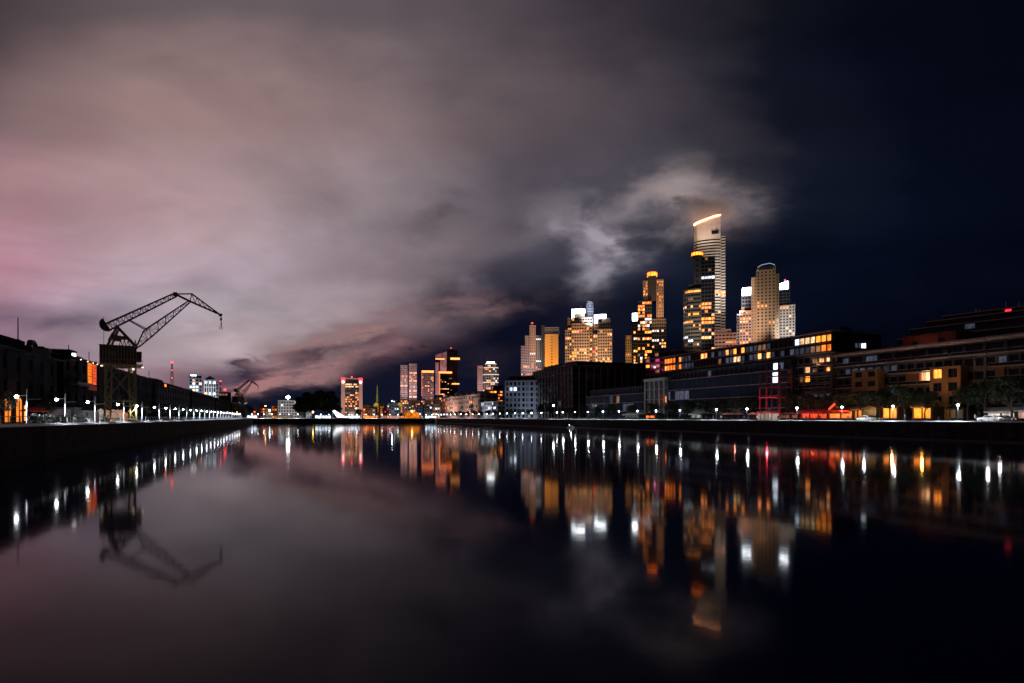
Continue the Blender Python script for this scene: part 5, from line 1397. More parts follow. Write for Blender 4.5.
def lamp_light(o, loc, e):
    ld = bpy.data.lights.new('lamp_light', 'SPOT'); ld.spot_size = R(142); ld.spot_blend = .35; ld.energy = e; ld.color = (.86,.93,1.0); ld.shadow_soft_size = .12
    q = bpy.data.objects.new('lamp_light', ld); C.objects.link(q); q.parent = o; q.location = loc
def ordinal(i): return ORD[i]
def lamps():
    lp = [17, 57, 88, 118, 137, 154.7, 166, 175.4, 183.4, 190.6, 196.8, 202, 206.9, 211, 214.8, 218.2, 221, 224, 227, 230, 232.6, 235, 237.4, 239.6]
    src = make_lamp_left('x'); lamp_light(src, (0,1.05,3.38), 8500)
    for i, px in enumerate(lp):
        o = src if i == 0 else copy_tree(src)
        o.location = dock(s_at(px, -31.0), -30.0, GZ); o.rotation_euler = (0, 0, ROT_LEFT)
        o['label'] = 'white-lit lamp post on the left quay, ' + ordinal(i) + ' from the picture\'s left edge'
    rp = [958, 893, 842, 797, 747, 716.5, 680, 656, 637.5, 619, 603, 588, 575, 562.8, 557, 541.3, 531.5, 522.6, 514.8, 507, 499.8, 493, 486.9, 478.8, 472.6, 466.4, 461, 454.7, 450.6, 447, 444, 441, 438.5]
    src = make_lamp_right('x'); lamp_light(src, (0,-.35,3.4), 2200)
    for i, px in enumerate(rp):
        o = copy_tree(src)
        o.location = dock(s_at(px, 136.5), 136.5, GZ); o.rotation_euler = (0, 0, ROT_RIGHT)
        if px > 560:
            fill = bpy.data.lights.new('lamp_glow', 'POINT'); fill.energy = 420; fill.color = (.86,.95,.95); fill.shadow_soft_size = .12
            fq = bpy.data.objects.new('lamp_glow', fill); C.objects.link(fq); fq.parent = o; fq.location = (0, .42, 3.72)
        o['label'] = 'white-lit lamp post on the right quay, ' + ordinal(i) + ' from the picture\'s right edge'
    fp = [252, 258, 264, 272, 280, 289, 298, 321, 329, 349, 357, 366, 374, 382, 390, 398, 426, 432]
    for i, px in enumerate(fp):
        k = (px-512)/F; d = (S_END+3.5)/(UX*k+UY)
        o = copy_tree(src); o.location = (XP(px, d), d, GZ); o.rotation_euler = (0, 0, 0); o['group'] = 'lamps across the far quay'
        o['label'] = 'lamp post on the far quay closing the dock, ' + ordinal(i) + ' from its left end'
    for q in list(src.children): bpy.data.objects.remove(q)
    bpy.data.objects.remove(src)
    # odd lamps
    for (px, py, d, m, r, lab) in ((313, 412, 570, LAMP_O, .75, 'single orange lamp in front of the big dark tree'), (265.5, 406, 610, LAMP_O, .5, 'small orange lamp above the far quay'),
                        (269.5, 410.5, 600, LAMP_W, .5, 'cold white lamp beside the small orange one'), (356, 408.5, 600, glow('greenish lamp', (.75,1.0,.6), 9), .5, 'greenish lamp in the tree before the portal tower'),
                        (553.5, 405.5, 330, LAMP_W, .42, 'tall white lamp rising above the trees before the grey gridded block'), (392, 401, 880, LAMP_W, .9, 'high white lamp left of the slender pair'),
                        (237, 412, 500, LAMP_O, .6, 'orange lamp at the foot of the small far crane')):
        o = thing('lamp_post', (XP(px, d), d, GZ), 0, lab, 'lamp post'); h = ZP(py, d) - GZ
        g = MB(); g.tube([(0,0,0),(0,0,h-r)], [.14,.09], steel_d, 6); link('pole', g.mesh('pole'), o)
        g = MB(); g.ball((0,0,h), r, m, 10, 6); link('lamp_globe', g.mesh('lamp_globe'), o)
lamps()

# ================================================================== railings
def railing(name, label, t, s0, s1, rot, grp, near, step=2.4, m=steel_w):
    o = thing(name, dock(s0, t, GZ), rot, label, 'railing', grp); L = s1 - s0; sg = 1
    if rot == ROT_RIGHT: o.location = dock(s1, t, GZ); near = L - near
    g = MB(); g.box(0, L, -.04, .04, 1.06, 1.13, m); g.box(0, L, -.02, .02, .62, .65, m); g.box(0, L, -.02, .02, .34, .37, m)
    link('rail', g.mesh('rail'), o)
    pm = MB(); pm.box(-.035, .035, -.035, .035, 0.055, 1.055, m); pm = pm.mesh('post')
    xs = [i*step for i in range(int(L/step)+1)]; xs.sort(key=lambda x: abs(x-near))
    for x in xs[:90]: link('post', pm, o, (x, 0, 0))
    if len(xs) > 90:
        g = MB()
        for x in xs[90:]: g.box(x-.035, x+.035, -.035, .035, .055, 1.055, m)
        q = link('post', g.mesh('post'), o); q['kind'] = 'stuff'
railing('railing', 'white railing along the edge of the left quay', T_LEFT-1.2, 10, 528, ROT_LEFT, None, 60)
railing('railing', 'slender railing along the edge of the right quay', T_RIGHT+1.2, 10, 528, ROT_RIGHT, None, 40, 2.4, surf('grey rail steel', (.25,.25,.27), .5, .1, 1))

bm_ = MB(); bm_.tube([(0,0,0),(0,0,.08),(0,0,.09),(0,0,.42),(0,0,.46),(0,0,.56),(0,0,.60)], [.26,.26,.15,.13,.22,.22,.10], steel_d, 10); bmesh_ = bm_.mesh('bollard')
for side, t_, rot in (('left', T_LEFT-1.9, ROT_LEFT), ('right', T_RIGHT+1.9, ROT_RIGHT)):
    for i in range(10):
        s_ = (62 + i*24) if side == 'left' else (40 + i*27)
        o = link('bollard', bmesh_); o.location = dock(s_, t_, GZ+.004); tag(o, 'black iron mooring bollard on the ' + side + ' quay, ' + ORD[i] + ' from the camera', 'bollard', 'mooring bollards of the ' + side + ' quay')
lm = MB()
for x in (-.22, .22): lm.bar((x, -.06, -3.6), (x, -.06, .1), .05, surf('rusty ladder steel', (.16,.10,.07), .7, .4, 1))
for i in range(12): lm.bar((-.22, -.06, -3.5+.3*i), (.22, -.06, -3.5+.3*i), .035, MATS['rusty ladder steel'])
lmesh = lm.mesh('quay_ladder')
for side, t_, rot in (('left', T_LEFT+.02, ROT_LEFT), ('right', T_RIGHT-.02, ROT_RIGHT)):
    for i in range(4):
        s_ = (80 + i*46) if side == 'left' else (30 + i*52)
        o = link('quay_ladder', lmesh); o.location = dock(s_, t_, GZ-.1); o.rotation_euler = (0,0,rot); tag(o, 'rusty iron ladder on the ' + side + ' quay wall, ' + ORD[i] + ' from the camera', 'ladder', 'ladders on the ' + side + ' quay wall')
# ================================================================== trees
def leaf_mat(name, col):
    m = bpy.data.materials.new(name); m.use_nodes = True; t = m.node_tree; k = NT(t); b = t.nodes['Principled BSDF']
    geo = t.nodes.new('ShaderNodeNewGeometry').outputs['Random Per Island']; oi = t.nodes.new('ShaderNodeObjectInfo').outputs['Random']
    g = k.add(.55, k.add(k.mul(geo, .8), k.mul(oi, .25)))
    k.put(b.inputs['Base Color'], k.mix(1.0, (*col, 1), k.vec(g, g, k.mul(g, .9)), 'MULTIPLY')); b.inputs['Roughness'].default_value = .6
    MATS[name] = m; return m
leafm = leaf_mat('dark leaves', (.018, .030, .012)); bark = surf('bark', (.06,.045,.035), .9, .3, 2.0)
def crown_mesh(seed, H=8.0, Rr=3.2, n=3000, leaf=.42):
    r = random.Random(seed); g = MB()
    cl = []
    for i in range(22):
        a = r.uniform(0, 2*math.pi); q = r.random()**.6*Rr*.78; z = H*.42 + r.random()*H*.50
        q *= math.sqrt(max(.12, 1 - ((z-H*.66)/(H*.42))**2)); cl.append((math.cos(a)*q, math.sin(a)*q, z, r.uniform(.65, 1.35)*Rr/3.2))
    k = g._m(leafm)
    for i in range(n):
        c = cl[r.randrange(len(cl))]; v = Vector((r.gauss(0,1), r.gauss(0,1), r.gauss(0,1))).normalized()*(c[3]*r.uniform(.55, 1.1))
        p = Vector((c[0]+v.x, c[1]+v.y, c[2]+v.z*.75)); a = Vector((r.gauss(0,1), r.gauss(0,1), r.gauss(0,1))).normalized()*leaf*r.uniform(.6,1.2)
        b_ = a.cross(Vector((r.gauss(0,1), r.gauss(0,1), r.gauss(0,1)))).normalized()*leaf*r.uniform(.4,.8)
        b0 = len(g.v); g.v += [tuple(p-a*.5), tuple(p+b_*.5), tuple(p+a*.5), tuple(p-b_*.5)]; g.f.append((b0,b0+1,b0+2,b0+3)); g.mi.append(k)
    t = MB(); t.tube([(0,0,-.1),(0.05,0,.4),(.1,.05,H*.28),(.0,.1,H*.45),(.1,0,H*.7)], [.26,.19,.15,.12,.05], bark, 8)
    for i in range(7):
        a = 2*math.pi*i/7 + r.random(); z = H*(.27+.05*i); q = Rr*r.uniform(.5,.8)
        t.tube([(.05,.05,z), (math.cos(a)*q*.5, math.sin(a)*q*.5, z+H*.14), (math.cos(a)*q, math.sin(a)*q, z+H*.24)], [.09,.06,.025], bark, 6)
    return g.mesh('crown'), t.mesh('trunk')
TREES = [crown_mesh(i) for i in range(4)]
BIGTREE = crown_mesh(9, 12.0, 7.0, 5200, 1.15)
CONE = crown_mesh(12, 12.0, 2.2, 1200, .5)
def tree(loc, sc_, label, group, v, sx=1.0, cat='tree'):
    o = thing('tree', loc, rng.uniform(0, 6.28), label, cat, group); o.scale = (sc_*sx, sc_*sx, sc_)
    link('trunk', v[1], o); link('crown', v[0], o)
    return o
# tree row along the right promenade
rt = [(1012,1.25),(985,1.2),(968,1.05),(938,.0),(925,.95),(905,1.15),(880,1.1),(862,1.05),(845,1.0),(826,.95),(808,1.05),(790,1.15),(772,.0),(752,.95),(738,1.0),(722,.95),(705,.9),(690,.95),(672,.9),(652,.9),(632,.85),
      (612,.9),(597,.85),(583,.9),(570,.85),(549,1.25),(540,1.2),(529,.8),(520,.85),(511,.8),(503,.85),(495,.8),(488,.85),(481,.8),(474,.85),(468,.8),(462,.8),(456,.8),(451,.8)]
j = 0
for i, (px, s_) in enumerate(rt):
    if s_ == 0: continue
    t_ = 149 + rng.uniform(-1.5, 1.5)
    tree(dock(s_at(px, t_), t_, GZ), s_*1.02, 'dark leafy tree of the right promenade row, ' + ordinal(j) + ' from the picture\'s right edge', 'trees along the right promenade', TREES[i % 4], 1.05); j += 1
for i, (px, t_, s_) in enumerate(((160, -36, .62), (0, -37, .6), (44, -38, .5), (146, -37, .55), (190, -37, .55), (207, -38, .6))):
    tree(dock(s_at(px, t_), t_, GZ), s_, 'small tree between the left quay lamps and the warehouses, ' + ordinal(i) + ' as planted', 'small trees on the left promenade', TREES[i % 4])

for i, (px, s_, w) in enumerate(((304, 1.05, 1.0), (312, 1.30, 1.1), (322, 1.42, 1.15), (331, 1.0, .9))):
    d = 600 + 6*i; tree((XP(px, d), d, GZ), s_*1.75, ['left lower tree of the large dark clump across the far quay','second tree of the large dark clump, behind the orange lamp','tallest tree of the large dark clump across the far quay','small right tree of the large dark clump beside the white canopy'][i], 'dark clump of trees on the far shore', BIGTREE, w)
for (px, s_, lab, v) in ((248.5, 1.05, 'tall dark narrow conifer right of the small far crane', CONE), (251.5, .95, 'shorter dark narrow conifer right of the small far crane', CONE), (243.5, .7, 'low dark narrow conifer at the small far crane', CONE)):
    tree((XP(px, 560), 560, GZ), s_*1.25, lab, None, v)
for (px, d, s_, lab) in ((358.5, 610, 1.25, 'green lit tree in front of the portal tower'), (386, 640, .8, 'small tree below the green spire'), (401, 640, .7, 'small tree left of the orange tent')):
    tree((XP(px, d), d, GZ), s_, lab, None, TREES[1], 1.1)

# ================================================================== restaurants and kiosks on the right promenade
def pavilion(px0, px1, t, h, label, light, awn, name='restaurant_pavilion', strength=None, roof_up=.9, depth=6):
    s1, s0 = s_at(px0, t), s_at(px1, t); L = s1 - s0
    o = thing(name, dock(s1, t, GZ), ROT_RIGHT, label, 'pavilion')
    g = MB(); g.box(0, L, .9, depth, .01, h, steel_d if light.name != awn.name else awn); link('wall', g.mesh('wall'), o)
    n = max(2, int(L/2.6))
    for i in range(n):
        g = MB(); a_, b_ = L*i/n, L*(i+1)/n; g.box(a_+.14, b_-.14, .6, .88, .85, h-.45, light); link('lit_window', g.mesh('lit_window'), o)
    g = MB(); g.box(0, L, .55, .89, 0, .84, slate); link('counter', g.mesh('counter'), o)
    for i in range(n+1): g = MB(); x = L*i/n; g.box(x-.12, x+.12, .3, .56, .0, h, steel_d); link('post', g.mesh('post'), o)
    g = MB(); b0 = 0; y0, y1 = -.5, depth+.3
    g.v = [(-.4,y0,h+.02),(L+.4,y0,h+.02),(L+.4,y1,h+.02),(-.4,y1,h+.02),(-.4,(y0+y1)/2,h+roof_up),(L+.4,(y0+y1)/2,h+roof_up)]
    g.f = [(0,1,5,4),(2,3,4,5),(0,4,3),(1,2,5),(0,3,2,1)]; g.mi = [g._m(awn)]*5; link('roof', g.mesh('roof'), o)
    g = MB(); g.box(0, L, -.9, -.45, h-.35, h-.05, awn); link('awning', g.mesh('awning'), o)
    return o
red_a = surf('red canvas', (.55,.03,.015), .8, .2, .5); org_l = glow('orange restaurant light', (1.0,.15,.012), 2.4, .65, .6); red_l = glow('red restaurant light', (1.0,.055,.012), 1.5, .6, .6)
yel_l = glow('yellow restaurant light', (1.0,.27,.03), 2.6, .55, .5); yor_l = glow('deep yellow restaurant light', (1.0,.23,.012), 2.4, .5, .5)
pale_l = glow('pale kiosk light', (1.0,.86,.74), .9, .6, .6)
pavilion(800, 826, 146, 2.7, 'low restaurant pavilion glowing red under a red canvas roof', red_l, red_a)
pavilion(828, 851, 145, 3.0, 'brightest orange glowing restaurant pavilion, between its red neighbour and the brick one', org_l, red_a)
pavilion(852, 861, 146, 3.4, 'narrow orange lit brick pavilion right of the long glowing restaurants', glow('dull orange light', (1.0,.24,.02), .9, .5, .6), brick_o)
pavilion(881.5, 896, 156, 4.0, 'restaurant front glowing bright yellow beneath the dark trees', yel_l, brick_o)
pavilion(912, 930, 157, 3.9, 'deep yellow glowing restaurant left of the tall brick bay', yor_l, brick_o, roof_up=1.6)
pavilion(776, 797, 150, 2.2, 'dim low terrace pavilion with faint pink light beside the red frame', glow('faint rose light', (1.0,.25,.15), .28, .7, .8), slate)
pavilion(986, 1014, 150, 2.4, 'white and red lit kiosk terrace near the right edge', pale_l, white_p)
pavilion(1016, 1040, 150, 2.6, 'kiosk terrace with warm pink light at the right edge', glow('pink kiosk light', (1.0,.55,.45), .8, .6, .6), white_p)
pavilion(948, 962, 156, 3.4, 'unlit grey kiosk right of the tall brick bay', surf('grey kiosk wall', (.20,.20,.24), .8, .2, .5), slate, name='kiosk_building')
pavilion(690, 700, 146, 2.4, 'white kiosk with pale light between two lamps left of the glass offices', glow('pale green kiosk light', (.8,.95,.85), .35, .5, .6), white_p)
pavilion(624, 638, 146, 2.4, 'pale wide kiosk below the left blue glass offices', surf('pale kiosk wall', (.35,.35,.38), .8, .2, .5), white_p, name='kiosk_building')
pavilion(645, 653, 146, 2.2, 'small kiosk with orange light beneath the white framed house', org_l, slate)
def parasol(px, t, label, col, sc_=1.0, closed=False):
    o = thing('parasol', dock(s_at(px, t), t, GZ), rng.uniform(0, 1), label, 'parasol', 'parasols of the waterside terraces')
    g = MB(); g.tube([(0,0,.0),(0,0,.08),(0,0,.09),(0,0,2.5)], [.28,.28,.035,.03], steel_d, 8); link('pole', g.mesh('pole'), o)
    g = MB(); k = g._m(col); n = 8; R0 = 1.6*sc_
    g.v = [(0,0,2.75)] + [(R0*math.cos(2*math.pi*i/n), R0*math.sin(2*math.pi*i/n), 2.2) for i in range(n)] + [(R0*math.cos(2*math.pi*i/n), R0*math.sin(2*math.pi*i/n), 2.02) for i in range(n)]
    for i in range(n): j = (i+1) % n; g.f.append((0, 1+i, 1+j)); g.mi.append(k); g.f.append((1+i, 1+n+i, 1+n+j, 1+j)); g.mi.append(k)
    link('canopy', g.mesh('canopy'), o)
wc = surf('cream canvas', (.5,.42,.36), .8, .15, .6)
for i, px in enumerate((803, 809.5, 816, 822.5, 831, 838, 845)): parasol(px, 141.5, 'red parasol before the glowing red and orange pavilions, ' + ordinal(i) + ' from the left', red_a)
for i, px in enumerate((732, 739, 727, 753, 786, 792)): parasol(px, 142, 'faded rose parasol on the terraces left of the red pavilion, set number ' + ORD[i].replace('first','one of six').replace('second','two of six').replace('third','three of six').replace('fourth','four of six').replace('fifth','five of six').replace('sixth','six of six'), surf('faded rose canvas', (.42,.14,.11), .8, .2, .5))
# leaning red banner arm above the pavilions
g = MB(); g.bar((0,0,0), (0,0,3.4), .14, steel_d); g.bar((0,0,3.3), (1.9,0,4.9), .30, glow('red banner light', (1.0,.05,.01), 1.3), .5)
tag(link('banner_sign', g.mesh('banner_sign')), 'slanting red lit banner rising above the glowing restaurant pavilions', 'banner').location = dock(s_at(829, 144), 144, GZ)
bpy.data.objects['banner_sign'].rotation_euler = (0, 0, ROT_RIGHT)
# bare point lights for the glow of the restaurants onto the quay
def add_point_light(px, t, z, col, e):
    ld = bpy.data.lights.new('point_light', 'POINT'); ld.energy = e; ld.color = col; ld.shadow_soft_size = .25
    o = bpy.data.objects.new('point_light', ld); C.objects.link(o); o.location = dock(s_at(px, t), t, z)
add_point_light(812, 143.5, 6.3, (1,.12,.05), 700); add_point_light(840, 143, 6.4, (1,.35,.08), 800); add_point_light(767, 141, 6.4, (1,.06,.08), 450); add_point_light(735, 143, 6.3, (1,.35,.25), 350)
add_point_light(892, 154, 6.6, (1,.6,.2), 700); add_point_light(922, 151, 6.6, (1,.5,.1), 700); add_point_light(1000, 144, 6.0, (1,.85,.8), 220); add_point_light(790, 144, 6.3, (1,.3,.2), 250)

def red_frame():
    t = 146; px = 768; s_ = s_at(px, t); d = d_at(px, t)
    o = thing('steel_gantry', dock(s_, t, GZ), ROT_RIGHT, 'tall open steel frame with red lit cross beams and small booths at its foot', 'gantry')
    k = d/F; fx = 1.0/(1.0)   # local width measured along the quay
    def lxp(p): return s_ - s_at(p, t)
    H = ZP(366, d) - GZ; zr = ZP(409, d) - GZ
    nr = glow('red frame glow', (1.0,.015,.04), .24); dim = surf('dark red steel', (.14,.012,.02), .5, .2, .6)  # emission on beams, strips and booth roofs stands in for red lamp light
    for y in (0, 5):
        for p in (760.3, 767, 780):
            g = MB(); g.box(lxp(p)-.17, lxp(p)+.17, y-.17, y+.17, 0, H if p > 760.5 else H-2.4, dim); link('column', g.mesh('column'), o)
    for (z, p0, p1, m) in ((ZP(387.5,d)-GZ, 760.3, 780, dim), (ZP(397.5,d)-GZ, 759.5, 776, nr), (ZP(377,d)-GZ, 767, 780, dim)):
        for y in (-.3, 5.3): g = MB(); g.box(lxp(p0), lxp(p1), y-.12, y+.12, z-.22, z+.22, m); link('beam', g.mesh('beam'), o)
    for p in (760.3, 767):
        g = MB(); g.box(lxp(p)-.06, lxp(p)+.06, -.34, -.22, zr, ZP(387.5,d)-GZ, nr); link('glow_strip', g.mesh('glow_strip'), o)
    for (p0, p1) in ((760, 766.3), (767.6, 774)):
        q = thing('booth', dock(s_at((p0+p1)/2, t-.5), t-1.5, GZ), ROT_RIGHT, ('left' if p0 < 765 else 'right') + ' small white booth with red lit roof under the red frame', 'booth', 'booths under the red frame')
        w = (lxp(p1)-lxp(p0))/2
        g = MB(); g.box(-w, w, 0, 3, .1, 2.3, glow('booth light', (.85,.75,.6), .42, .6, .8)); link('lit_wall', g.mesh('lit_wall'), q)
        g = MB(); g.box(-w-.2, w+.2, -.3, 3.2, 2.32, 2.95, nr); link('roof', g.mesh('roof'), q)
        for x in (-w, 0, w): g = MB(); g.box(x-.07, x+.07, -.12, -.02, 0, 2.3, steel_d); link('post', g.mesh('post'), q)
red_frame()

# ================================================================== low kiosks and walls on the left promenade
def left_kiosk(px0, px1, t, h, label, m, cat='kiosk'):
    s0, s1 = s_at(px0, t), s_at(px1, t); L = s1 - s0
    o = thing('kiosk', dock(s0, t, GZ), ROT_LEFT, label, cat, 'kiosks and walls of the left promenade')
    g = MB(); g.box(0, L, 0, 2.6, 0, h, m); link('wall', g.mesh('wall'), o)
    g = MB(); g.box(-.15, L+.15, -.2, 2.8, h+.01, h+.12, coping_m); link('roof', g.mesh('roof'), o)
    n = max(1, int(L/4))
    for i in range(n): g = MB(); x = L*(i+.5)/n; g.box(x-.5, x+.5, -.06, -.01, .1, min(h-.3, 2.0), steel_d); link('door', g.mesh('door'), o)
left_kiosk(66, 71, -35.5, 2.4, 'small pale kiosk by the second lamp of the left quay', white_p)
left_kiosk(74, 81, -35.5, 2.7, 'grey boxy kiosk beside the small pale one on the left quay', conc_grey)
left_kiosk(82.5, 99, -36.5, 2.3, 'long pale service wall left of the large crane portal', white_p)
for i, (px, c) in enumerate(((107.5, white_p), (112, None), (119.5, white_p), (123.5, None), (127, None))):
    o = thing('market_tent', dock(s_at(px, -42), -42, GZ), ROT_LEFT, 'small glowing tent seen through the crane portal, ' + ordinal(i) + ' from the left', 'tent', 'tents behind the crane portal')
    g = MB(); m = c or glow('tent light', (1.0,.36,.14), .6, .5, .8)
    mm = m if c is None else glow('pale tent light', (1.0,.80,.72), .5, .5, .8)
    g.v = [(-1.4,0,0),(1.4,0,0),(1.4,2.8,0),(-1.4,2.8,0),(-1.4,0,2.1),(1.4,0,2.1),(1.4,2.8,2.1),(-1.4,2.8,2.1),(0,1.4,3.3)]
    g.f = [(0,1,5,4),(1,2,6,5),(2,3,7,6),(3,0,4,7),(4,5,8),(5,6,8),(6,7,8),(7,4,8)]; g.mi = [g._m(mm)]*8; link('canvas', g.mesh('canvas'), o)
for i, (px, col) in enumerate(((32, 0), (36.5, 0))):
    o = thing('parasol', dock(s_at(px, -36), -36, GZ), 0, ('left' if i == 0 else 'right') + ' red parasol glowing faintly near the orange arches', 'parasol', 'red parasols of the left promenade')
    g = MB(); g.tube([(0,0,0),(0,0,2.4)], .04, steel_d, 6); link('pole', g.mesh('pole'), o)
    g = MB(); g.tube([(0,0,1.95),(0,0,2.05),(0,0,2.6)], [1.5,1.48,.05], red_a, 8); link('canopy', g.mesh('canopy'), o)
    warm = bpy.data.lights.new('table_light', 'POINT'); warm.energy = 60; warm.color = (1,.1,.08); warm.shadow_soft_size = .1
    q = bpy.data.objects.new('table_light', warm); C.objects.link(q); q.parent = o; q.location = (.5, 1.2, 1.5)
# concrete planters between railing and path
pm = MB(); pm.tube([(0,0,.0),(0,0,.1),(0,0,.75),(0,0,.8)], [.36,.42,.52,.46], steel_d, 10); pmesh = pm.mesh('pot')
lf = MB(); rr_ = random.Random(4)
for i in range(120):
    p = Vector((rr_.gauss(0,.25), rr_.gauss(0,.25), .85+abs(rr_.gauss(0,.22)))); a = Vector((rr_.gauss(0,1), rr_.gauss(0,1), rr_.gauss(0,1))).normalized()*.16; b_ = a.cross(Vector((0,0,1)))*.6
    lf.poly([p-a, p+b_, p+a, p-b_], leafm)
lfm = lf.mesh('shrub')
for i in range(16):
    px = 33 + i*3.4
    if px > 66 and px < 74: continue
    t_ = -28.3
    o = thing('planter', dock(s_at(px, t_), t_, GZ), rng.uniform(0, 3), 'dark round planter behind the left quay railing, ' + ordinal(i) + ' toward the crane', 'planter', 'planters on the left quay')
    link('pot', pmesh, o); link('shrub', lfm, o)

# ================================================================== people, cars, boat
def figure(name, pose):
    me = bpy.data.meshes.new(name)
    J = dict(pel=(0,0,.95), che=(0,.0,1.30), nek=(0,0,1.50), hed=(0,-.02,1.60), top=(0,-.01,1.74))
    s = pose
    J.update(hl=(-.10,0,.90), kl=(-.11,-.10*s,.50), fl=(-.12,.12*s,.08), tl=(-.12,.12*s-.16,.04), hr=(.10,0,.90), kr=(.11,.02*s,.50), fr=(.12,-.20*s,.08), tr=(.12,-.20*s-.16,.04),
             sl=(-.19,0,1.44), el=(-.25,.06*s,1.16), wl=(-.25,-.10*s,.92), al=(-.25,-.13*s,.82), sr=(.19,0,1.44), er=(.25,-.06*s,1.16), wr=(.24,-.18*s-.02,.95), ar=(.24,-.22*s-.02,.86))
    ks = list(J); v = [J[k] for k in ks]
    E = [('pel','che'),('che','nek'),('nek','hed'),('hed','top'),('pel','hl'),('hl','kl'),('kl','fl'),('fl','tl'),('pel','hr'),('hr','kr'),('kr','fr'),('fr','tr'),('che','sl'),('sl','el'),('el','wl'),('wl','al'),('che','sr'),('sr','er'),('er','wr'),('wr','ar')]
    me.from_pydata(v, [(ks.index(a), ks.index(b)) for a, b in E], [])
    o = bpy.data.objects.new(name, me); C.objects.link(o)
    m = o.modifiers.new('s', 'SKIN'); o.modifiers.new('ss', 'SUBSURF').levels = 1
    rad = dict(pel=.15, che=.17, nek=.06, hed=.10, top=.085, hl=.10, kl=.065, fl=.045, tl=.035, hr=.10, kr=.065, fr=.045, tr=.035, sl=.07, el=.05, wl=.035, al=.03, sr=.07, er=.05, wr=.035, ar=.03)
    for i, k in enumerate(ks): me.skin_vertices[0].data[i].radius = (rad[k], rad[k]*.8); me.skin_vertices[0].data[i].use_root = (k == 'pel')
    dg = bpy.context.evaluated_depsgraph_get(); out = bpy.data.meshes.new_from_object(o.evaluated_get(dg))
    out.name = name; bpy.data.objects.remove(o)
    skin = surf('skin', (.45,.28,.2), .6, .1, 3); out.materials.clear()
    cols = {0: (.05,.05,.07), 1: (.30,.06,.05), 2: (.45,.42,.38)}
    top = surf('shirt %.1f' % s, cols[int(s*2) % 3], .8, .2, 4); leg = surf('trousers', (.03,.035,.05), .8, .2, 4); hair = surf('hair', (.02,.015,.01), .7, .2, 8)
    for q in (top, leg, skin, hair): out.materials.append(q)
    for p in out.polygons:
        z = p.center.z; p.material_index = 1 if z < .93 and abs(p.center.x) < .19 else (3 if z > 1.66 or (z > 1.56 and p.center.y > .03) else (2 if z > 1.50 or (abs(p.center.x) > .19 and z < .93) else 0))
    return out
FIG = [figure('person', s) for s in (.0, .6, 1.0)]
pp = [(706, 139.5, 0, 'person in dark clothes by the right quay railing left of the terraces'), (713, 139, 1, 'person in a red top walking left of the first terrace lamp'), (721, 140, 2, 'person in a pale top walking toward the terraces'),
      (744, 139.2, 1, 'person in a red top beneath the lamp left of the red frame'), (749, 139.6, 0, 'person in dark clothes beside the one in red beneath the lamp'), (757, 138.8, 2, 'person in a pale top walking just left of the red frame'),
      (778, 139, 0, 'person in dark clothes standing just right of the red frame'), (784, 139.4, 2, 'person in a pale top beside the dim terrace pavilion'), (806, 138.8, 1, 'person in a red top before the red restaurant pavilion'),
      (820, 139.2, 0, 'person in dark clothes before the red restaurant pavilion'), (835, 138.9, 2, 'person in a pale top before the orange restaurant pavilion'), (848, 139.3, 0, 'person in dark clothes at the end of the orange restaurant pavilion'),
      (905, 139, 0, 'person in dark clothes between the two yellow restaurants'), (975, 139, 2, 'person in a pale top near the white car at the right')]
for px, t_, f, lab in pp:
    o = link('person', FIG[f]); o.location = dock(s_at(px, t_), t_, GZ+.004); o.rotation_euler = (0, 0, ROT_RIGHT + rng.choice((0, math.pi/2, -math.pi/2)) + rng.uniform(-.3,.3)); tag(o, lab, 'person', 'people on the right promenade')

def make_car(col, label):
    o = thing('parked_car', (0,0,0), 0, label, 'car', 'cars parked on the right quay')
    g = MB(); pr = [(-2.1,.35),(-2.15,.75),(-1.9,.92),(-1.1,.98),(-.6,1.42),(.8,1.45),(1.45,1.02),(2.05,.9),(2.15,.6),(2.1,.32)]
    n = len(pr); k = g._m(col)
    for y, q in ((-.82, 1), (.82, 1)): g.v += [(p[0], y*(.86 if p[1] > 1.1 else 1), p[1]) for p in pr]
    g.f.append(tuple(range(n))[::-1] if False else tuple(range(n-1,-1,-1))); g.f.append(tuple(range(n, 2*n))); g.mi += [k, k]
    for i in range(n): j = (i+1) % n; g.f.append((i, j, n+j, n+i)); g.mi.append(k)
    link('body', g.mesh('body'), o)
    for y in (-.80, .80):
        g = MB(); s = 1 if y > 0 else -1; yy = y*.9
        g.poly([(-.95, y+.015*s, 1.02), (1.15, y+.015*s, 1.02), (.72, yy+.0*s+.02*s, 1.36), (-.56, yy+.02*s, 1.36)], glass_d); link('window', g.mesh('window'), o)
    g = MB(); g.poly([(1.42,-.66,1.08),(1.42,.66,1.08),(.86,.6,1.43),(.86,-.6,1.43)], glass_d); link('windscreen', g.mesh('windscreen'), o)
    for x in (-1.35, 1.35):
        for y in (-.74, .74):
            g = MB(); g.tube([(x, y-.1, .32), (x, y+.1, .32)], .32, steel_d, 14); w = link('wheel', g.mesh('wheel'), o)
            g = MB(); g.tube([(x, y-.115, .32), (x, y+.115, .32)], .18, steel_w, 10); link('rim', g.mesh('rim'), w)
    for y in (-.6, .6):
        g = MB(); g.box(2.12, 2.18, y-.16, y+.16, .62, .76, glow('car headlight glass', (1,.95,.85), .8)); link('headlight', g.mesh('headlight'), o)
        g = MB(); g.box(-2.19, -2.13, y-.16, y+.16, .68, .82, red_a); link('tail_light', g.mesh('tail_light'), o)
    return o
cw = surf('white car paint', (.75,.75,.76), .3, .05, 1); cg = surf('grey car paint', (.10,.10,.11), .3, .05, 1)
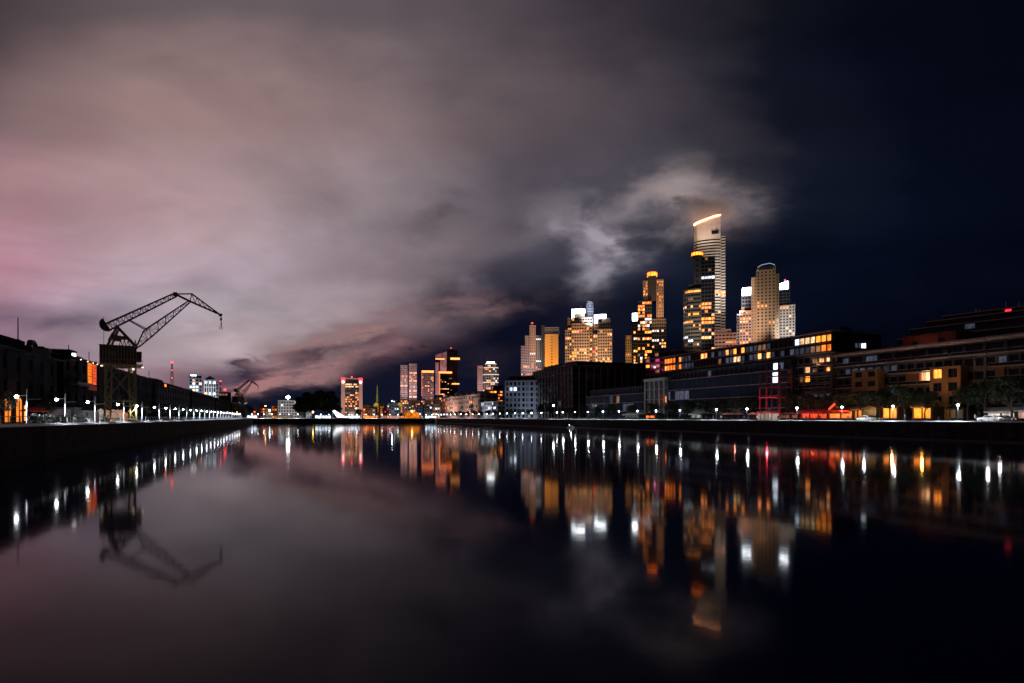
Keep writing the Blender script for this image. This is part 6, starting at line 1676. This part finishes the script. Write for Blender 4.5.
for px, t_, c, lab in ((866, 141, cw, 'white car parked right of the glowing restaurants'), (990, 141, cw, 'white car parked in front of the white and red kiosk'), (873, 147, cg, 'grey car parked behind the white one beside the restaurants'), (1002, 144, cg, 'grey car parked before the kiosk near the right edge')):
    o = make_car(c, lab); o.location = dock(s_at(px, t_), t_, GZ+.004); o.rotation_euler = (0, 0, ROT_RIGHT)
    ls = (s_at(px, t_))
add_point_light(864, 138.5, 7.2, (.95,.95,1), 260); add_point_light(988, 138.5, 7.2, (.95,.95,1), 260)

def boat():
    px, t_ = 571, 127.5
    o = thing('motor_boat', dock(s_at(px, t_), t_, 0), ROT_RIGHT, 'small white motor boat moored against the right quay wall', 'boat')
    g = MB(); k = g._m(surf('white hull', (.7,.7,.72), .35, .08, 1)); secs = []
    for i, (x, w, zb, zt) in enumerate(((-3.6,1.0,-.2,.75),(-2,1.25,-.35,.72),(0,1.3,-.4,.78),(2,1.0,-.35,.95),(3.2,.45,-.15,1.12),(3.9,.05,.4,1.25))):
        secs.append([(x,-w,zt),(x,-w*.8,zb*.2),(x,0,zb),(x,w*.8,zb*.2),(x,w,zt)])
    for s_ in secs: g.v += s_
    for i in range(5):
        for j in range(4): a = i*5+j; g.f.append((a, a+1, a+6, a+5)); g.mi.append(k)
        g.f.append((i*5, i*5+5, i*5+9, i*5+4)); g.mi.append(k)
    g.f.append((4,3,2,1,0)); g.mi.append(k); link('hull', g.mesh('hull'), o)
    g = MB(); g.prism([(-1.8,-.8),(1.2,-.75),(1.6,0),(1.2,.75),(-1.8,.8)], .7, [1.75,1.6,1.5,1.6,1.75], MATS['white hull']); c = link('cabin', g.mesh('cabin'), o)
    g = MB(); g.box(-1.6, .9, -.86, -.80, 1.1, 1.42, glass_d); link('window', g.mesh('window'), c)
    g = MB(); g.tube([(-1.9,0,1.7),(-1.9,0,2.2)], .04, steel_w, 6); g.ball((-1.9,0,2.3), .12, LAMP_W, 8, 5); link('mast_light', g.mesh('mast_light'), o)
    o.scale = (.85,.8,.62); add_point_light(571, 125.0, 3.0, (.9,.95,1), 90)  # point light added over the water to brighten the boat
boat()
